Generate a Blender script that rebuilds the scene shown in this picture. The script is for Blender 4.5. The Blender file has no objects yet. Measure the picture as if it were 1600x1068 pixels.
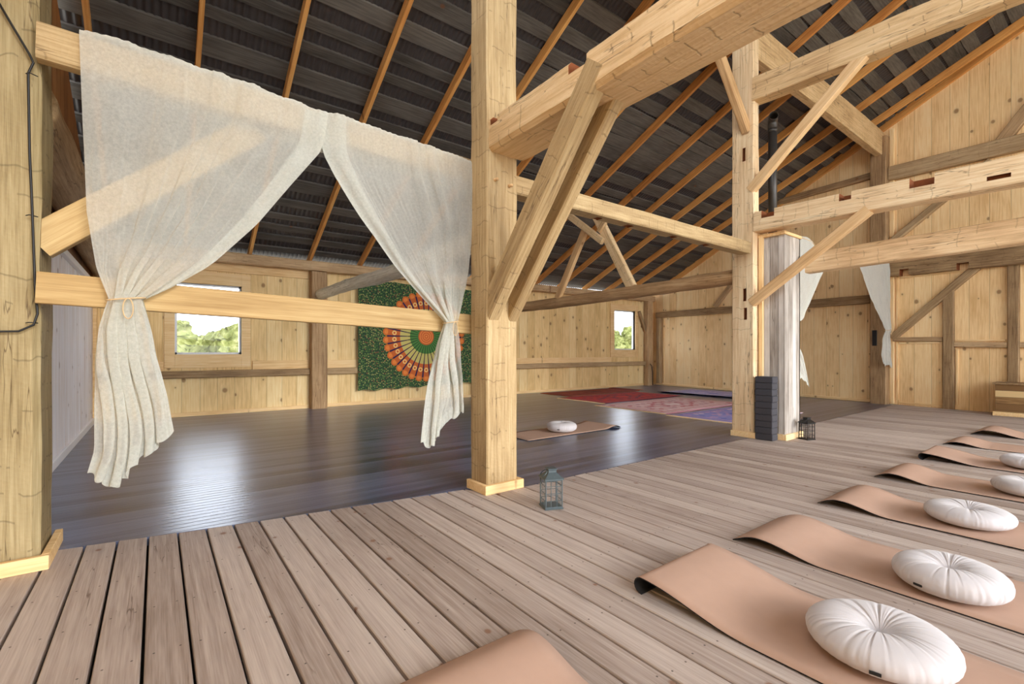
import bpy, bmesh, math, random
from mathutils import Vector, Matrix, Euler, noise
R = random.Random(7)
sc = bpy.context.scene
COL = sc.collection
# ------------------------------------------------------------------ camera
F_PX, YAW = 733.7, math.atan(555/733.7)
cam = bpy.data.objects.new('camera', bpy.data.cameras.new('camera'))
COL.objects.link(cam); sc.camera = cam
cam.data.sensor_width = 36; cam.data.lens = 36*F_PX/1600
cam.data.shift_y = 15/1600
cam.location = (0, 0, 1.15)
cam.rotation_euler = (math.pi/2, 0, -YAW)
cam.data.clip_start = .05; cam.data.clip_end = 500
# ------------------------------------------------------------------ light
w = bpy.data.worlds.new('sky'); sc.world = w; w.use_nodes = True
bg = w.node_tree.nodes['Background']; bg.inputs[0].default_value = (.86, .94, 1.06, 1); bg.inputs[1].default_value = 3.5
sun = bpy.data.objects.new('sun', bpy.data.lights.new('sun', 'SUN')); COL.objects.link(sun)
sun.data.energy = 1.3; sun.data.angle = math.radians(15); sun.data.color = (1, .97, .93)
sun.rotation_euler = Vector((-.18, 1, -.30)).to_track_quat('-Z', 'Y').to_euler()
vs = sc.view_settings; vs.view_transform = 'Standard'; vs.look = 'None'; vs.exposure = 0.80; vs.gamma = 1; vs.use_curve_mapping = False
try:
    sc.cycles.use_denoising = True
    sc.cycles.max_bounces = 10; sc.cycles.transparent_max_bounces = 16; sc.cycles.diffuse_bounces = 8
except Exception: pass

# ------------------------------------------------------------------ materials
class NT:
    def __init__(s, name):
        s.m = bpy.data.materials.new(name); s.m.use_nodes = True; s.t = s.m.node_tree
        s.b = s.t.nodes['Principled BSDF']; s.out = s.t.nodes['Material Output']
    def n(s, typ, **k):
        x = s.t.nodes.new(typ)
        for a, v in k.items(): setattr(x, a, v)
        return x
    def l(s, a, b): s.t.links.new(a, b)
    def setin(s, sock, v):
        if isinstance(v, bpy.types.NodeSocket): s.l(v, sock)
        elif v is not None: sock.default_value = v
    def math(s, op, a, b=None, c=None, clamp=False):
        x = s.n('ShaderNodeMath', operation=op, use_clamp=clamp)
        for i, v in enumerate((a, b, c)):
            if v is not None: s.setin(x.inputs[i], v)
        return x.outputs[0]
    def comb(s, x, y, z=0.0):
        c = s.n('ShaderNodeCombineXYZ')
        for i, v in enumerate((x, y, z)): s.setin(c.inputs[i], v)
        return c.outputs[0]
    def noise(s, vec, scale=1, detail=4, rough=.55):
        x = s.n('ShaderNodeTexNoise'); s.l(vec, x.inputs['Vector']); x.inputs['Scale'].default_value = scale
        x.inputs['Detail'].default_value = detail; x.inputs['Roughness'].default_value = rough
        return x.outputs['Fac']
    def ramp(s, fac, stops, interp='LINEAR'):
        x = s.n('ShaderNodeValToRGB'); s.setin(x.inputs[0], fac); r = x.color_ramp; r.interpolation = interp
        while len(r.elements) < len(stops): r.elements.new(.5)
        for e, (p, c) in zip(r.elements, stops):
            e.position = p; e.color = (c[0], c[1], c[2], 1) if not isinstance(c, (int, float)) else (c, c, c, 1)
        return x.outputs[0]
    def mix(s, f, a, b, blend='MIX'):
        x = s.n('ShaderNodeMix', data_type='RGBA', blend_type=blend); s.setin(x.inputs[0], f)
        for i, v in ((6, a), (7, b)):
            if isinstance(v, tuple): v = (v[0], v[1], v[2], 1)
            s.setin(x.inputs[i], v)
        return x.outputs[2]
    def mr(s, v, a, b, c=0.0, d=1.0):
        x = s.n('ShaderNodeMapRange'); s.setin(x.inputs[0], v)
        for i, q in enumerate((a, b, c, d)): x.inputs[i+1].default_value = q
        return x.outputs[0]
    def bump(s, h, strength=.3, dist=.01):
        x = s.n('ShaderNodeBump'); s.l(h, x.inputs['Height']); x.inputs['Strength'].default_value = strength; x.inputs['Distance'].default_value = dist
        s.l(x.outputs[0], s.b.inputs['Normal'])

def lin(r, g, b):
    f = lambda c: ((c/255+.055)/1.055)**2.4 if c/255 > .04045 else c/255/12.92
    return (f(r), f(g), f(b))

def wood(name, dark, mid, light, grain='X', across='Y', board=None, off=0.0, knots=.0, cracks=.0, hewn=0.0, rough=.7,
         seam=1.0, vary=.25, wash=None, nails=False, fine=1.0, seamcol=None, bump=.35, spec=.3, ringk=.035, ksize=.16, blotch=.45):
    N = NT(name); tc = N.n('ShaderNodeTexCoord'); sp = N.n('ShaderNodeSeparateXYZ'); N.l(tc.outputs['Object'], sp.inputs[0])
    ax = dict(X=sp.outputs[0], Y=sp.outputs[1], Z=sp.outputs[2]); g = ax[grain]; a = ax[across]
    o3 = ax[[c for c in 'XYZ' if c not in (grain, across)][0]]
    oi = N.n('ShaderNodeObjectInfo'); rnd = oi.outputs['Random']
    seamm = None
    if board:
        q = N.math('DIVIDE', N.math('SUBTRACT', a, off), board); idx = N.math('FLOOR', q); fr = N.math('FRACT', q)
        wn = N.n('ShaderNodeTexWhiteNoise', noise_dimensions='2D'); N.l(N.comb(idx, 3.7), wn.inputs[0]); rnd = wn.outputs[0]
        e = N.math('SUBTRACT', .5, N.math('ABSOLUTE', N.math('SUBTRACT', fr, .5)))
        seamm = N.mr(e, .0, .007/board, 1, 0)
    sh = N.math('MULTIPLY', rnd, 37.0)
    gs = N.math('ADD', g, sh)
    v1 = N.comb(N.math('MULTIPLY', gs, 1.2), N.math('MULTIPLY', a, 45*fine), N.math('MULTIPLY', o3, 45*fine))
    n1 = N.noise(v1, 1, 5, .6)
    v2 = N.comb(N.math('MULTIPLY', gs, .45), N.math('MULTIPLY', a, 6), N.math('ADD', N.math('MULTIPLY', o3, 6), sh))
    n2 = N.noise(v2, 1, 2, .5)
    rings = N.math('SINE', N.math('MULTIPLY', n2, 70))
    vb = N.comb(N.math('MULTIPLY', gs, 5.0), N.math('MULTIPLY', a, 190*fine), N.math('MULTIPLY', o3, 190*fine)); n1b = N.noise(vb, 1, 2, .5)
    t = N.math('ADD', N.math('MULTIPLY', n1, .62), N.math('ADD', N.math('MULTIPLY', n1b, .38), N.math('MULTIPLY', rings, ringk)))
    v3 = N.comb(N.math('MULTIPLY', gs, 1.5), N.math('MULTIPLY', a, 3), N.math('MULTIPLY', o3, 3))
    n3 = N.noise(v3, 1, 3, .6)
    t = N.math('ADD', t, N.math('MULTIPLY', N.math('SUBTRACT', n3, .5), blotch))
    t = N.math('ADD', t, N.math('MULTIPLY', N.math('SUBTRACT', rnd, .5), vary))
    col = N.ramp(t, [(.25, dark), (.5, mid), (.75, light)])
    hgt = n1
    if wash:
        col = N.mix(N.ramp(N.noise(v1, .7, 4), [(.42, 0), (.6, 1)]), col, wash)
    if knots:
        vk = N.comb(N.math('MULTIPLY', gs, 3.4), N.math('MULTIPLY', N.math('ADD', a, N.math('MULTIPLY', n3, .05)), 4.2), sh)
        vo = N.n('ShaderNodeTexVoronoi', voronoi_dimensions='2D'); N.l(vk, vo.inputs['Vector']); vo.inputs['Scale'].default_value = 1
        vs_ = N.n('ShaderNodeSeparateColor'); N.l(vo.outputs['Color'], vs_.inputs[0])
        size = N.math('MULTIPLY', N.mr(vs_.outputs[0], 1-knots, 1, .25, 1), N.math('MULTIPLY', N.math('GREATER_THAN', vs_.outputs[0], 1-knots), ksize))
        k = N.math('SUBTRACT', 1.0, N.math('DIVIDE', vo.outputs['Distance'], N.math('ADD', size, .002)), clamp=True)
        col = N.mix(N.mr(k, 0, .5, 0, .8), col, lin(128, 78, 42))
        halo = N.math('SUBTRACT', 1.0, N.math('DIVIDE', vo.outputs['Distance'], N.math('ADD', N.math('MULTIPLY', size, 2.6), .002)), clamp=True)
        col = N.mix(N.math('MULTIPLY', halo, .28), col, tuple(c*.55 for c in mid))
    if cracks:
        v4 = N.comb(N.math('MULTIPLY', gs, 1.1), N.math('MULTIPLY', a, 16), N.math('MULTIPLY', o3, 16))
        n4 = N.noise(v4, 1, 3, .5)
        c4 = N.mr(N.math('ABSOLUTE', N.math('SUBTRACT', n4, .5)), .0, .012, 1, 0)
        v5 = N.noise(N.comb(N.math('MULTIPLY', gs, .9), N.math('MULTIPLY', a, 5), N.math('MULTIPLY', o3, 5)), 1.3, 2)
        cm = N.math('MULTIPLY', c4, N.mr(v5, .62-.12*cracks, .70-.12*cracks))
        col = N.mix(N.math('MULTIPLY', cm, .7), col, lin(70, 46, 28))
        hgt = N.math('SUBTRACT', hgt, N.math('MULTIPLY', cm, 3))
    if hewn:
        # adze marks: short straight nicks across the grain at uneven steps
        wob = N.noise(N.comb(N.math('MULTIPLY', gs, 1.3), N.math('MULTIPLY', a, 9), N.math('MULTIPLY', o3, 9)), 1, 2)
        gg = N.math('ADD', N.math('MULTIPLY', gs, 7.0), N.math('MULTIPLY', wob, .7))
        ed = N.mr(N.math('ABSOLUTE', N.math('SUBTRACT', N.math('FRACT', gg), .5)), 0, .055, 1, 0)
        cell = N.comb(N.math('FLOOR', gg), N.math('FLOOR', N.math('ADD', N.math('MULTIPLY', a, 11), N.math('MULTIPLY', wob, 3))), N.math('FLOOR', N.math('ADD', N.math('MULTIPLY', o3, 11), N.math('MULTIPLY', wob, 3))))
        wn2 = N.n('ShaderNodeTexWhiteNoise', noise_dimensions='3D'); N.l(cell, wn2.inputs[0])
        edm = N.math('MULTIPLY', ed, N.math('GREATER_THAN', wn2.outputs[0], .62))
        col = N.mix(N.math('MULTIPLY', edm, .5*hewn), col, tuple(c*.35 for c in dark))
        hgt = N.math('SUBTRACT', hgt, N.math('MULTIPLY', edm, 1.2*hewn))
        # adze cuts: short dark marks across the grain
        vx = N.comb(N.math('MULTIPLY', gs, 9.0), N.math('MULTIPLY', a, 7), N.math('MULTIPLY', o3, 7))
        vo3 = N.n('ShaderNodeTexVoronoi'); N.l(vx, vo3.inputs['Vector'])
        fl = N.math('MULTIPLY', vo3.outputs['Distance'], hewn*1.2); hgt = N.math('ADD', hgt, fl)
    if seamm is not None:
        col = N.mix(N.math('MULTIPLY', seamm, seam), col, seamcol or tuple(c*.25 for c in dark))
        hgt = N.math('SUBTRACT', hgt, N.math('MULTIPLY', seamm, 2))
    if nails:
        ny = N.math('SUBTRACT', N.math('FRACT', N.math('DIVIDE', N.math('ADD', g, N.math('MULTIPLY', rnd, .03)), .41)), .5)
        nx = N.math('SUBTRACT', N.math('ABSOLUTE', N.math('SUBTRACT', fr, .5)), .28)
        d = N.math('SQRT', N.math('ADD', N.math('POWER', N.math('MULTIPLY', ny, .41), 2), N.math('POWER', N.math('MULTIPLY', nx, board), 2)))
        col = N.mix(N.mr(d, .003, .005, .8, 0), col, lin(50, 38, 32))
    N.l(col, N.b.inputs['Base Color']); N.b.inputs['Roughness'].default_value = rough
    N.b.inputs['Specular IOR Level'].default_value = spec
    N.bump(hgt, bump, .006)
    return N.m

def plain(name, col, rough=.6, metal=0, var=.0, scale=20, spec=.4, emit=None, bump=0):
    N = NT(name); N.b.inputs['Roughness'].default_value = rough; N.b.inputs['Metallic'].default_value = metal
    N.b.inputs['Specular IOR Level'].default_value = spec
    tc = N.n('ShaderNodeTexCoord'); nz = N.noise(tc.outputs['Object'], scale, 4)
    c = N.mix(nz, tuple(x*(1-var) for x in col), tuple(min(1, x*(1+var)) for x in col)); N.l(c, N.b.inputs['Base Color'])
    if bump: N.bump(nz, bump, .004)
    return N.m

M = {}
M['oak'] = wood('hewn_oak', lin(168, 132, 90), lin(212, 178, 130), lin(232, 204, 160), cracks=.7, hewn=1.0)
M['oak_pale'] = wood('pale_hewn_oak', lin(140, 112, 76), lin(176, 149, 106), lin(200, 175, 132), cracks=.6, hewn=.8, vary=.1)
M['oak_old'] = wood('weathered_oak', lin(178, 142, 102), lin(224, 192, 148), lin(242, 220, 180), cracks=1.1, hewn=.6)
M['oak_left'] = wood('checked_oak', lin(104, 86, 56), lin(146, 127, 88), lin(172, 154, 114), cracks=1.35, hewn=.8, knots=.05)
M['grey_timber'] = wood('grey_timber', lin(116, 88, 58), lin(162, 132, 94), lin(194, 166, 126), cracks=.8, hewn=.4)
M['brown_timber'] = wood('brown_timber', lin(124, 94, 64), lin(176, 142, 102), lin(206, 174, 132), cracks=.8, hewn=.3, knots=.03)
M['log'] = wood('peeled_log', lin(136, 100, 66), lin(186, 148, 104), lin(212, 180, 136), cracks=1.0, hewn=.3)
M['log_pale'] = wood('pale_log', lin(200, 188, 160), lin(236, 228, 206), lin(246, 240, 224), cracks=1.0, hewn=.2, blotch=.2)
M['sawn'] = wood('sawn_pine', lin(152, 120, 74), lin(178, 147, 97), lin(198, 170, 120), knots=.08, vary=.15)
M['sawn_warm'] = wood('sawn_warm', lin(182, 140, 92), lin(214, 174, 124), lin(232, 200, 152), knots=.03, vary=.2)
M['rafter'] = wood('rafter_fir', lin(178, 110, 52), lin(216, 150, 80), lin(232, 176, 104), knots=.04, vary=.3)
M['batten'] = wood('batten_board', lin(58, 53, 48), lin(88, 82, 75), lin(112, 105, 96), knots=.03, vary=.3)
M['pine_back'] = wood('pine_boards_back', lin(206, 168, 110), lin(236, 202, 142), lin(246, 222, 170), grain='Z', across='X', board=.27, knots=.26, vary=.2, seam=.4, ksize=.20)
M['pine_right'] = wood('pine_boards_right', lin(222, 178, 120), lin(246, 210, 154), lin(252, 226, 178), grain='Z', across='X', board=.29, knots=.22, vary=.2, seam=.42, ksize=.20)
M['pine_trim'] = wood('pine_trim', lin(214, 170, 112), lin(238, 202, 146), lin(246, 218, 170), knots=.2, vary=.15)
M['white_boards'] = wood('whitewashed_boards', lin(214, 200, 192), lin(240, 236, 236), lin(250, 248, 250), grain='Z', across='X', board=.19, knots=.2, vary=.3, seam=.5, wash=lin(246, 246, 252))
M['brown_boards'] = wood('brown_boards', lin(96, 60, 30), lin(142, 94, 50), lin(170, 120, 70), grain='Z', across='X', board=.25, knots=.2, vary=.3)
M['deck'] = wood('deck_boards', lin(138, 120, 108), lin(172, 156, 145), lin(196, 182, 170), grain='Y', across='X', board=.149, off=-.042, knots=.2, cracks=.3, vary=.26, seam=0, nails=True, fine=.9, rough=.62, bump=.3, ringk=.012, ksize=.09, blotch=.3)
M['laminate'] = wood('dark_laminate', lin(46, 54, 78), lin(68, 78, 106), lin(96, 106, 136), grain='X', across='Y', board=.075, off=0, vary=.5, seam=.6, fine=1.0, rough=.28, bump=.12, spec=1.0, ringk=.02)
M['laminate'].node_tree.nodes['Principled BSDF'].inputs['IOR'].default_value = 1.8
M['reclaimed'] = wood('reclaimed_boards', lin(138, 128, 118), lin(184, 175, 164), lin(214, 208, 200), grain='Z', across='X', board=.105, off=.02, vary=.3, seam=.6, knots=.06, cracks=.6, fine=.8, ringk=.02, blotch=.6)
M['pallet'] = wood('pallet_boards', lin(126, 92, 54), lin(176, 138, 88), lin(216, 184, 130), grain='X', across='Z', board=.118, off=.05, vary=1.0, seam=.8, cracks=.4)
M['metal_roof'] = plain('corrugated_steel', lin(76, 70, 68), .5, .3, .25, 6)
M['black'] = plain('black_foam', lin(46, 46, 50), .75, 0, .12, 60)
M['foam'] = plain('charcoal_foam', lin(66, 64, 68), .8, 0, .15, 40)
M['iron'] = plain('dark_iron', lin(44, 42, 42), .45, .6, .2, 30)
M['teal_metal'] = plain('grey_green_metal', lin(84, 94, 96), .45, .4, .15, 30)
M['pipe'] = plain('stove_pipe_steel', lin(74, 70, 66), .45, .6, .25, 8)
M['cable'] = plain('black_cable', lin(28, 26, 24), .5)
M['cord'] = plain('jute_cord', lin(206, 176, 132), .8)
M['hole'] = plain('mortise_brown', lin(128, 70, 34), .9, 0, .3, 50)  # darker brown on every cut face of mortises and notches
M['mat_top'] = plain('cork_mat', lin(180, 148, 128), .75, 0, .05, 14, spec=.2)
M['mat_under'] = plain('black_rubber', lin(24, 22, 22), .8, 0, .1, 60)
M['velvet'] = plain('cream_velvet', lin(194, 188, 187), .9, 0, .04, 18, spec=.1)
N_ = M['velvet'].node_tree.nodes['Principled BSDF']; N_.inputs['Sheen Weight'].default_value = .25
M['label'] = plain('black_label', lin(30, 30, 30), .7)
M['candle'] = plain('cream_wax', lin(236, 226, 206), .6)
M['vinyl'] = plain('white_vinyl', lin(236, 236, 238), .4)
M['ground'] = plain('dry_field', lin(200, 196, 182), 1, 0, .2, .3, spec=0)
def glass(name):
    N = NT(name); t = N.t; t.nodes.remove(N.b)
    a = N.n('ShaderNodeBsdfTransparent'); b = N.n('ShaderNodeBsdfGlossy'); b.inputs['Roughness'].default_value = .02
    mx = N.n('ShaderNodeMixShader'); mx.inputs[0].default_value = .012
    N.l(a.outputs[0], mx.inputs[1]); N.l(b.outputs[0], mx.inputs[2]); N.l(mx.outputs[0], N.out.inputs[0])
    return N.m
M['glass'] = glass('clear_glass')
def sheer(name, col, op0, op1):
    N = NT(name); t = N.t; t.nodes.remove(N.b)
    tc = N.n('ShaderNodeTexCoord'); nz = N.noise(tc.outputs['Object'], 60, 5, .75)
    lw = N.n('ShaderNodeLayerWeight'); lw.inputs[0].default_value = .45
    tr = N.n('ShaderNodeBsdfTransparent'); df = N.n('ShaderNodeBsdfDiffuse'); tl = N.n('ShaderNodeBsdfTranslucent')
    for b in (df, tl): b.inputs[0].default_value = (*col, 1)
    m1 = N.n('ShaderNodeMixShader'); m1.inputs[0].default_value = .45; N.l(df.outputs[0], m1.inputs[1]); N.l(tl.outputs[0], m1.inputs[2])
    base = N.mr(nz, .3, .7, op0, op1)
    op = N.math('ADD', base, N.math('MULTIPLY', lw.outputs['Facing'], .55), clamp=True)
    m2 = N.n('ShaderNodeMixShader'); N.l(op, m2.inputs[0]); N.l(tr.outputs[0], m2.inputs[1]); N.l(m1.outputs[0], m2.inputs[2])
    bp = N.n('ShaderNodeBump'); N.l(nz, bp.inputs['Height']); bp.inputs['Strength'].default_value = .35; bp.inputs['Distance'].default_value = .01
    for b in (df, tl): N.l(bp.outputs[0], b.inputs['Normal'])
    N.l(m2.outputs[0], N.out.inputs[0]); return N.m
M['sheer'] = sheer('sheer_muslin', lin(226, 225, 214), .50, .70)
M['hem'] = sheer('folded_muslin_hem', lin(222, 222, 212), .5, .7)
def foliage():
    N = NT('tree_foliage'); tc = N.n('ShaderNodeTexCoord')
    c = N.ramp(N.noise(tc.outputs['Object'], 1.4, 8, .75), [(.3, lin(62, 68, 32)), (.5, lin(106, 108, 62)), (.7, lin(148, 146, 102))])
    N.l(c, N.b.inputs['Base Color']); N.b.inputs['Roughness'].default_value = 1; N.b.inputs['Specular IOR Level'].default_value = 0; return N.m
M['foliage'] = foliage()
def tapestry():
    N = NT('printed_tapestry'); tc = N.n('ShaderNodeTexCoord'); sp = N.n('ShaderNodeSeparateXYZ'); N.l(tc.outputs['Object'], sp.inputs[0])
    x, z = sp.outputs[0], sp.outputs[2]
    r = N.math('SQRT', N.math('ADD', N.math('MULTIPLY', x, x), N.math('MULTIPLY', z, z)))
    th = N.math('ARCTAN2', z, x); ns = 34
    f = N.math('SUBTRACT', N.math('FRACT', N.math('MULTIPLY', N.math('ADD', th, math.pi), ns/(2*math.pi))), .5)
    arc = N.math('MULTIPLY', N.math('MULTIPLY', f, 2*math.pi/ns), r)
    # floral field
    vo = N.n('ShaderNodeTexVoronoi', voronoi_dimensions='2D'); N.l(N.comb(x, z), vo.inputs['Vector']); vo.inputs['Scale'].default_value = 27
    vsx = N.n('ShaderNodeSeparateColor'); N.l(vo.outputs['Color'], vsx.inputs[0])
    leaf = N.ramp(vsx.outputs[0], [(0, lin(70, 106, 52)), (.4, lin(112, 138, 72)), (.7, lin(162, 156, 94)), (.9, lin(142, 92, 60))], 'CONSTANT')
    field = N.mix(N.mr(vo.outputs['Distance'], .30, .42), leaf, lin(40, 66, 44))
    nvein = N.noise(N.comb(x, z), 40, 3); field = N.mix(N.mr(nvein, .56, .6, 0, .4), field, lin(34, 50, 40))
    def disc(rc, rad):
        d = N.math('SQRT', N.math('ADD', N.math('POWER', arc, 2), N.math('POWER', N.math('SUBTRACT', r, rc), 2)))
        return N.mr(d, rad-.006, rad, 1, 0)
    def band(a, b): return N.math('MULTIPLY', N.mr(r, a-.004, a), N.mr(r, b, b+.004, 1, 0))
    orange, navy, beige, green = lin(206, 108, 44), lin(38, 26, 70), lin(196, 182, 104), lin(76, 124, 58)
    col = field
    inner = N.mr(r, .93, .935, 1, 0)
    col = N.mix(disc(.97, .085), col, orange)
    col = N.mix(disc(.97, .05), col, lin(224, 132, 60))
    col = N.mix(inner, col, lin(196, 98, 42))
    spoke = N.mr(N.math('ABSOLUTE', f), .5-.13, .5-.09, 0, 1)
    col = N.mix(N.math('MULTIPLY', spoke, band(.36, .95)), col, navy)
    col = N.mix(disc(.78, .055), col, lin(232, 196, 120)); col = N.mix(disc(.78, .028), col, lin(206, 90, 40))
    col = N.mix(N.math('MULTIPLY', N.math('SUBTRACT', 1.0, spoke), band(.40, .64)), col, beige)
    col = N.mix(band(.2, .40), col, green)
    col = N.mix(N.math('MULTIPLY', N.mr(N.math('ABSOLUTE', f), .34, .40), band(.2, .44)), col, lin(30, 56, 34))
    rings = N.math('GREATER_THAN', N.math('SINE', N.math('MULTIPLY', r, 130)), .2)
    core = N.mix(rings, lin(200, 92, 44), lin(226, 140, 70))
    col = N.mix(N.mr(r, .19, .195, 1, 0), col, core)
    N.l(col, N.b.inputs['Base Color']); N.b.inputs['Roughness'].default_value = .9; return N.m
M['tapestry'] = tapestry()
def rug(name, base, c2, c3, c4, sx, sy, scale=5.0, border=True):
    N = NT(name); tc = N.n('ShaderNodeTexCoord'); sp = N.n('ShaderNodeSeparateXYZ'); N.l(tc.outputs['Object'], sp.inputs[0])
    x, y = sp.outputs[0], sp.outputs[1]
    ax = N.math('ABSOLUTE', x); ay = N.math('ABSOLUTE', y)
    d1 = N.math('ADD', N.math('DIVIDE', ax, sx*.36), N.math('DIVIDE', ay, sy*.40))
    saw = N.math('PINGPONG', N.math('MULTIPLY', ax, 1.0), .09); d1 = N.math('ADD', d1, saw)
    med = N.math('FRACT', N.math('MULTIPLY', d1, 3.0))
    vo = N.n('ShaderNodeTexVoronoi', voronoi_dimensions='2D', distance='MANHATTAN'); N.l(N.comb(ax, ay), vo.inputs['Vector']); vo.inputs['Scale'].default_value = scale
    vsx = N.n('ShaderNodeSeparateColor'); N.l(vo.outputs['Color'], vsx.inputs[0])
    mot = N.ramp(vsx.outputs[0], [(0, base), (.45, c2), (.62, base), (.75, c3), (.88, c4)], 'CONSTANT')
    col = N.mix(N.mr(vo.outputs['Distance'], .3, .45), mot, base)
    col = N.mix(N.math('MULTIPLY', N.math('MULTIPLY', N.math('LESS_THAN', d1, 1.0), N.math('LESS_THAN', med, .35)), .6), col, c2)
    col = N.mix(N.math('LESS_THAN', d1, .3), col, c3)
    ex = N.math('SUBTRACT', sx/2, ax); ey = N.math('SUBTRACT', sy/2, ay); e = N.math('MINIMUM', ex, ey)
    zig = N.math('PINGPONG', N.math('ADD', x, y), .05)
    bcol = N.mix(N.math('GREATER_THAN', N.math('ADD', zig, N.math('MULTIPLY', e, .3)), .05), c4, c3)
    col = N.mix(N.math('LESS_THAN', e, .2), col, bcol)
    col = N.mix(N.math('LESS_THAN', N.math('ABSOLUTE', N.math('SUBTRACT', e, .2)), .02), col, c2)
    wv = N.noise(N.comb(N.math('MULTIPLY', x, 8), N.math('MULTIPLY', y, 90)), 1, 3); col = N.mix(N.mr(wv, .3, .7, .0, .3), col, tuple(c*.5 for c in base))
    N.l(col, N.b.inputs['Base Color']); N.b.inputs['Roughness'].default_value = .95; N.bump(wv, .3, .004); return N.m

# ------------------------------------------------------------------ helpers
def tag(o, label=None, cat=None, group=None, kind=None):
    if label: o['label'] = label
    if cat: o['category'] = cat
    if group: o['group'] = group
    if kind: o['kind'] = kind
    return o
def mkobj(name, bm, mats, parent=None, loc=None, rot=None, smooth=False):
    me = bpy.data.meshes.new(name); bm.normal_update(); bm.to_mesh(me); bm.free()
    for m in (mats if isinstance(mats, (list, tuple)) else [mats]): me.materials.append(M[m] if isinstance(m, str) else m)
    if smooth:
        for p in me.polygons: p.use_smooth = True
    o = bpy.data.objects.new(name, me); COL.objects.link(o)
    if loc is not None: o.location = loc
    if rot is not None: o.rotation_euler = rot
    if parent is not None: o.parent = parent
    return o
def empty(name, loc=(0, 0, 0), rz=0):
    o = bpy.data.objects.new(name, None); COL.objects.link(o); o.location = loc; o.rotation_euler = (0, 0, rz); o.empty_display_size = .1
    return o
def box(bm, x0, x1, y0, y1, z0, z1, mi=0, bev=0):
    vs_ = [bm.verts.new((x, y, z)) for z in (z0, z1) for y in (y0, y1) for x in (x0, x1)]
    fs = []
    for q in ((0, 2, 3, 1), (4, 5, 7, 6), (0, 1, 5, 4), (2, 6, 7, 3), (0, 4, 6, 2), (1, 3, 7, 5)):
        f = bm.faces.new([vs_[i] for i in q]); f.material_index = mi; fs.append(f)
    if bev:
        es = list({e for f in fs for e in f.edges}); bmesh.ops.bevel(bm, geom=es, offset=bev, segments=1, affect='EDGES')
    return fs
def bx(name, b, mat, parent=None, bev=.004, **k):
    bm = bmesh.new(); box(bm, *b, bev=bev); return mkobj(name, bm, mat, parent, **k)
def tube_bm(bm, pts, rad, n=8, closed=False):
    pts = [Vector(p) for p in pts]; rings = []; up = Vector((0, 0, 1)); prev = None
    for i, p in enumerate(pts):
        if closed: t = pts[(i+1) % len(pts)]-pts[i-1]
        else: t = (pts[min(i+1, len(pts)-1)]-pts[max(i-1, 0)])
        t.normalize(); a = (prev if prev else (up if abs(t.dot(up)) < .9 else Vector((1, 0, 0))))
        a = (a-t*a.dot(t)).normalized(); prev = a; b = t.cross(a); r = rad(i/(len(pts)-1)) if callable(rad) else rad
        rings.append([bm.verts.new(p+(a*math.cos(2*math.pi*k/n)+b*math.sin(2*math.pi*k/n))*r) for k in range(n)])
    m = len(rings)
    for i in range(m if closed else m-1):
        A, B = rings[i], rings[(i+1) % m]
        for k in range(n): bm.faces.new((A[k], A[(k+1) % n], B[(k+1) % n], B[k]))
    if not closed:
        bm.faces.new(list(reversed(rings[0]))); bm.faces.new(rings[-1])
def tube(name, pts, rad, mat, parent=None, n=8, closed=False, **k):
    bm = bmesh.new(); tube_bm(bm, pts, rad, n, closed); return mkobj(name, bm, mat, parent, smooth=True, **k)

def frame(p0, p1, up=(0, 0, 1)):
    p0, p1 = Vector(p0), Vector(p1); X = (p1-p0).normalized(); U = Vector(up); Y = U.cross(X).normalized(); Z = X.cross(Y)
    return Matrix(((X.x, Y.x, Z.x, p0.x), (X.y, Y.y, Z.y, p0.y), (X.z, Y.z, Z.z, p0.z), (0, 0, 0, 1))), (p1-p0).length
SEED = [0]
def timber(name, p0, p1, w, h, mat, up=(0, 0, 1), rough=.005, chamfer=.012, parent=None, label=None, cat=None, group=None, cuts=(), bow=0, taper=1, kind=None):
    """a timber from p0 to p1 (centre line), w across, h along up; local X is its length"""
    SEED[0] += 1; sd = SEED[0]*3.17
    mat4, L = frame(p0, p1, up); bm = bmesh.new(); seg = max(2, int(L/.16)) if rough > .001 else 1
    ring = []
    def prof(s):
        hw, hh, c = w/2, h/2, chamfer
        pts = []
        for (sx, sy) in ((-1, -1), (1, -1), (1, 1), (-1, 1)):
            corner = [(sx*(hw-c), sy*hh), (sx*hw, sy*(hh-c))]
            if sx*sy > 0: corner.reverse()
            pts += corner
            # mid-edge point
            nx = {(-1, -1): (0, -hh), (1, -1): (hw, 0), (1, 1): (0, hh), (-1, 1): (-hw, 0)}[(sx, sy)]
            pts.append(nx)
        return pts
    # order: go round counter-clockwise
    base = sorted(prof(0), key=lambda q: math.atan2(q[1]/h, q[0]/w))
    for i in range(seg+1):
        t = i/seg; x = t*L; r = []
        tp = 1+(taper-1)*t
        for k, (y, z) in enumerate(base):
            nv = noise.noise_vector(Vector((x*2.3+sd, y*4+sd*2, z*4))) if rough > .001 else Vector((0, 0, 0))
            n2 = noise.noise_vector(Vector((x*9+sd, y*9, z*9+sd))) if rough > .001 else nv
            r.append(bm.verts.new((x, y*tp+nv.y*rough+n2.y*rough*.5, z*tp+nv.z*rough+n2.z*rough*.5+bow*math.sin(math.pi*t))))
        ring.append(r)
    n = len(base)
    for i in range(seg):
        for k in range(n): bm.faces.new((ring[i][k], ring[i][(k+1) % n], ring[i+1][(k+1) % n], ring[i+1][k]))
    bm.faces.new(list(reversed(ring[0]))); bm.faces.new(ring[-1])
    bmesh.ops.recalc_face_normals(bm, faces=bm.faces)
    o = mkobj(name, bm, [mat, 'hole'], parent); o.matrix_world = mat4
    if cuts: carve(o, cuts)
    if label: tag(o, label, cat, group, kind)
    return o
def carve(o, cuts):
    """mortises and notches: boxes in the timber's own frame, cut out for real"""
    for q in cuts: carve1(o, q)
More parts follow.
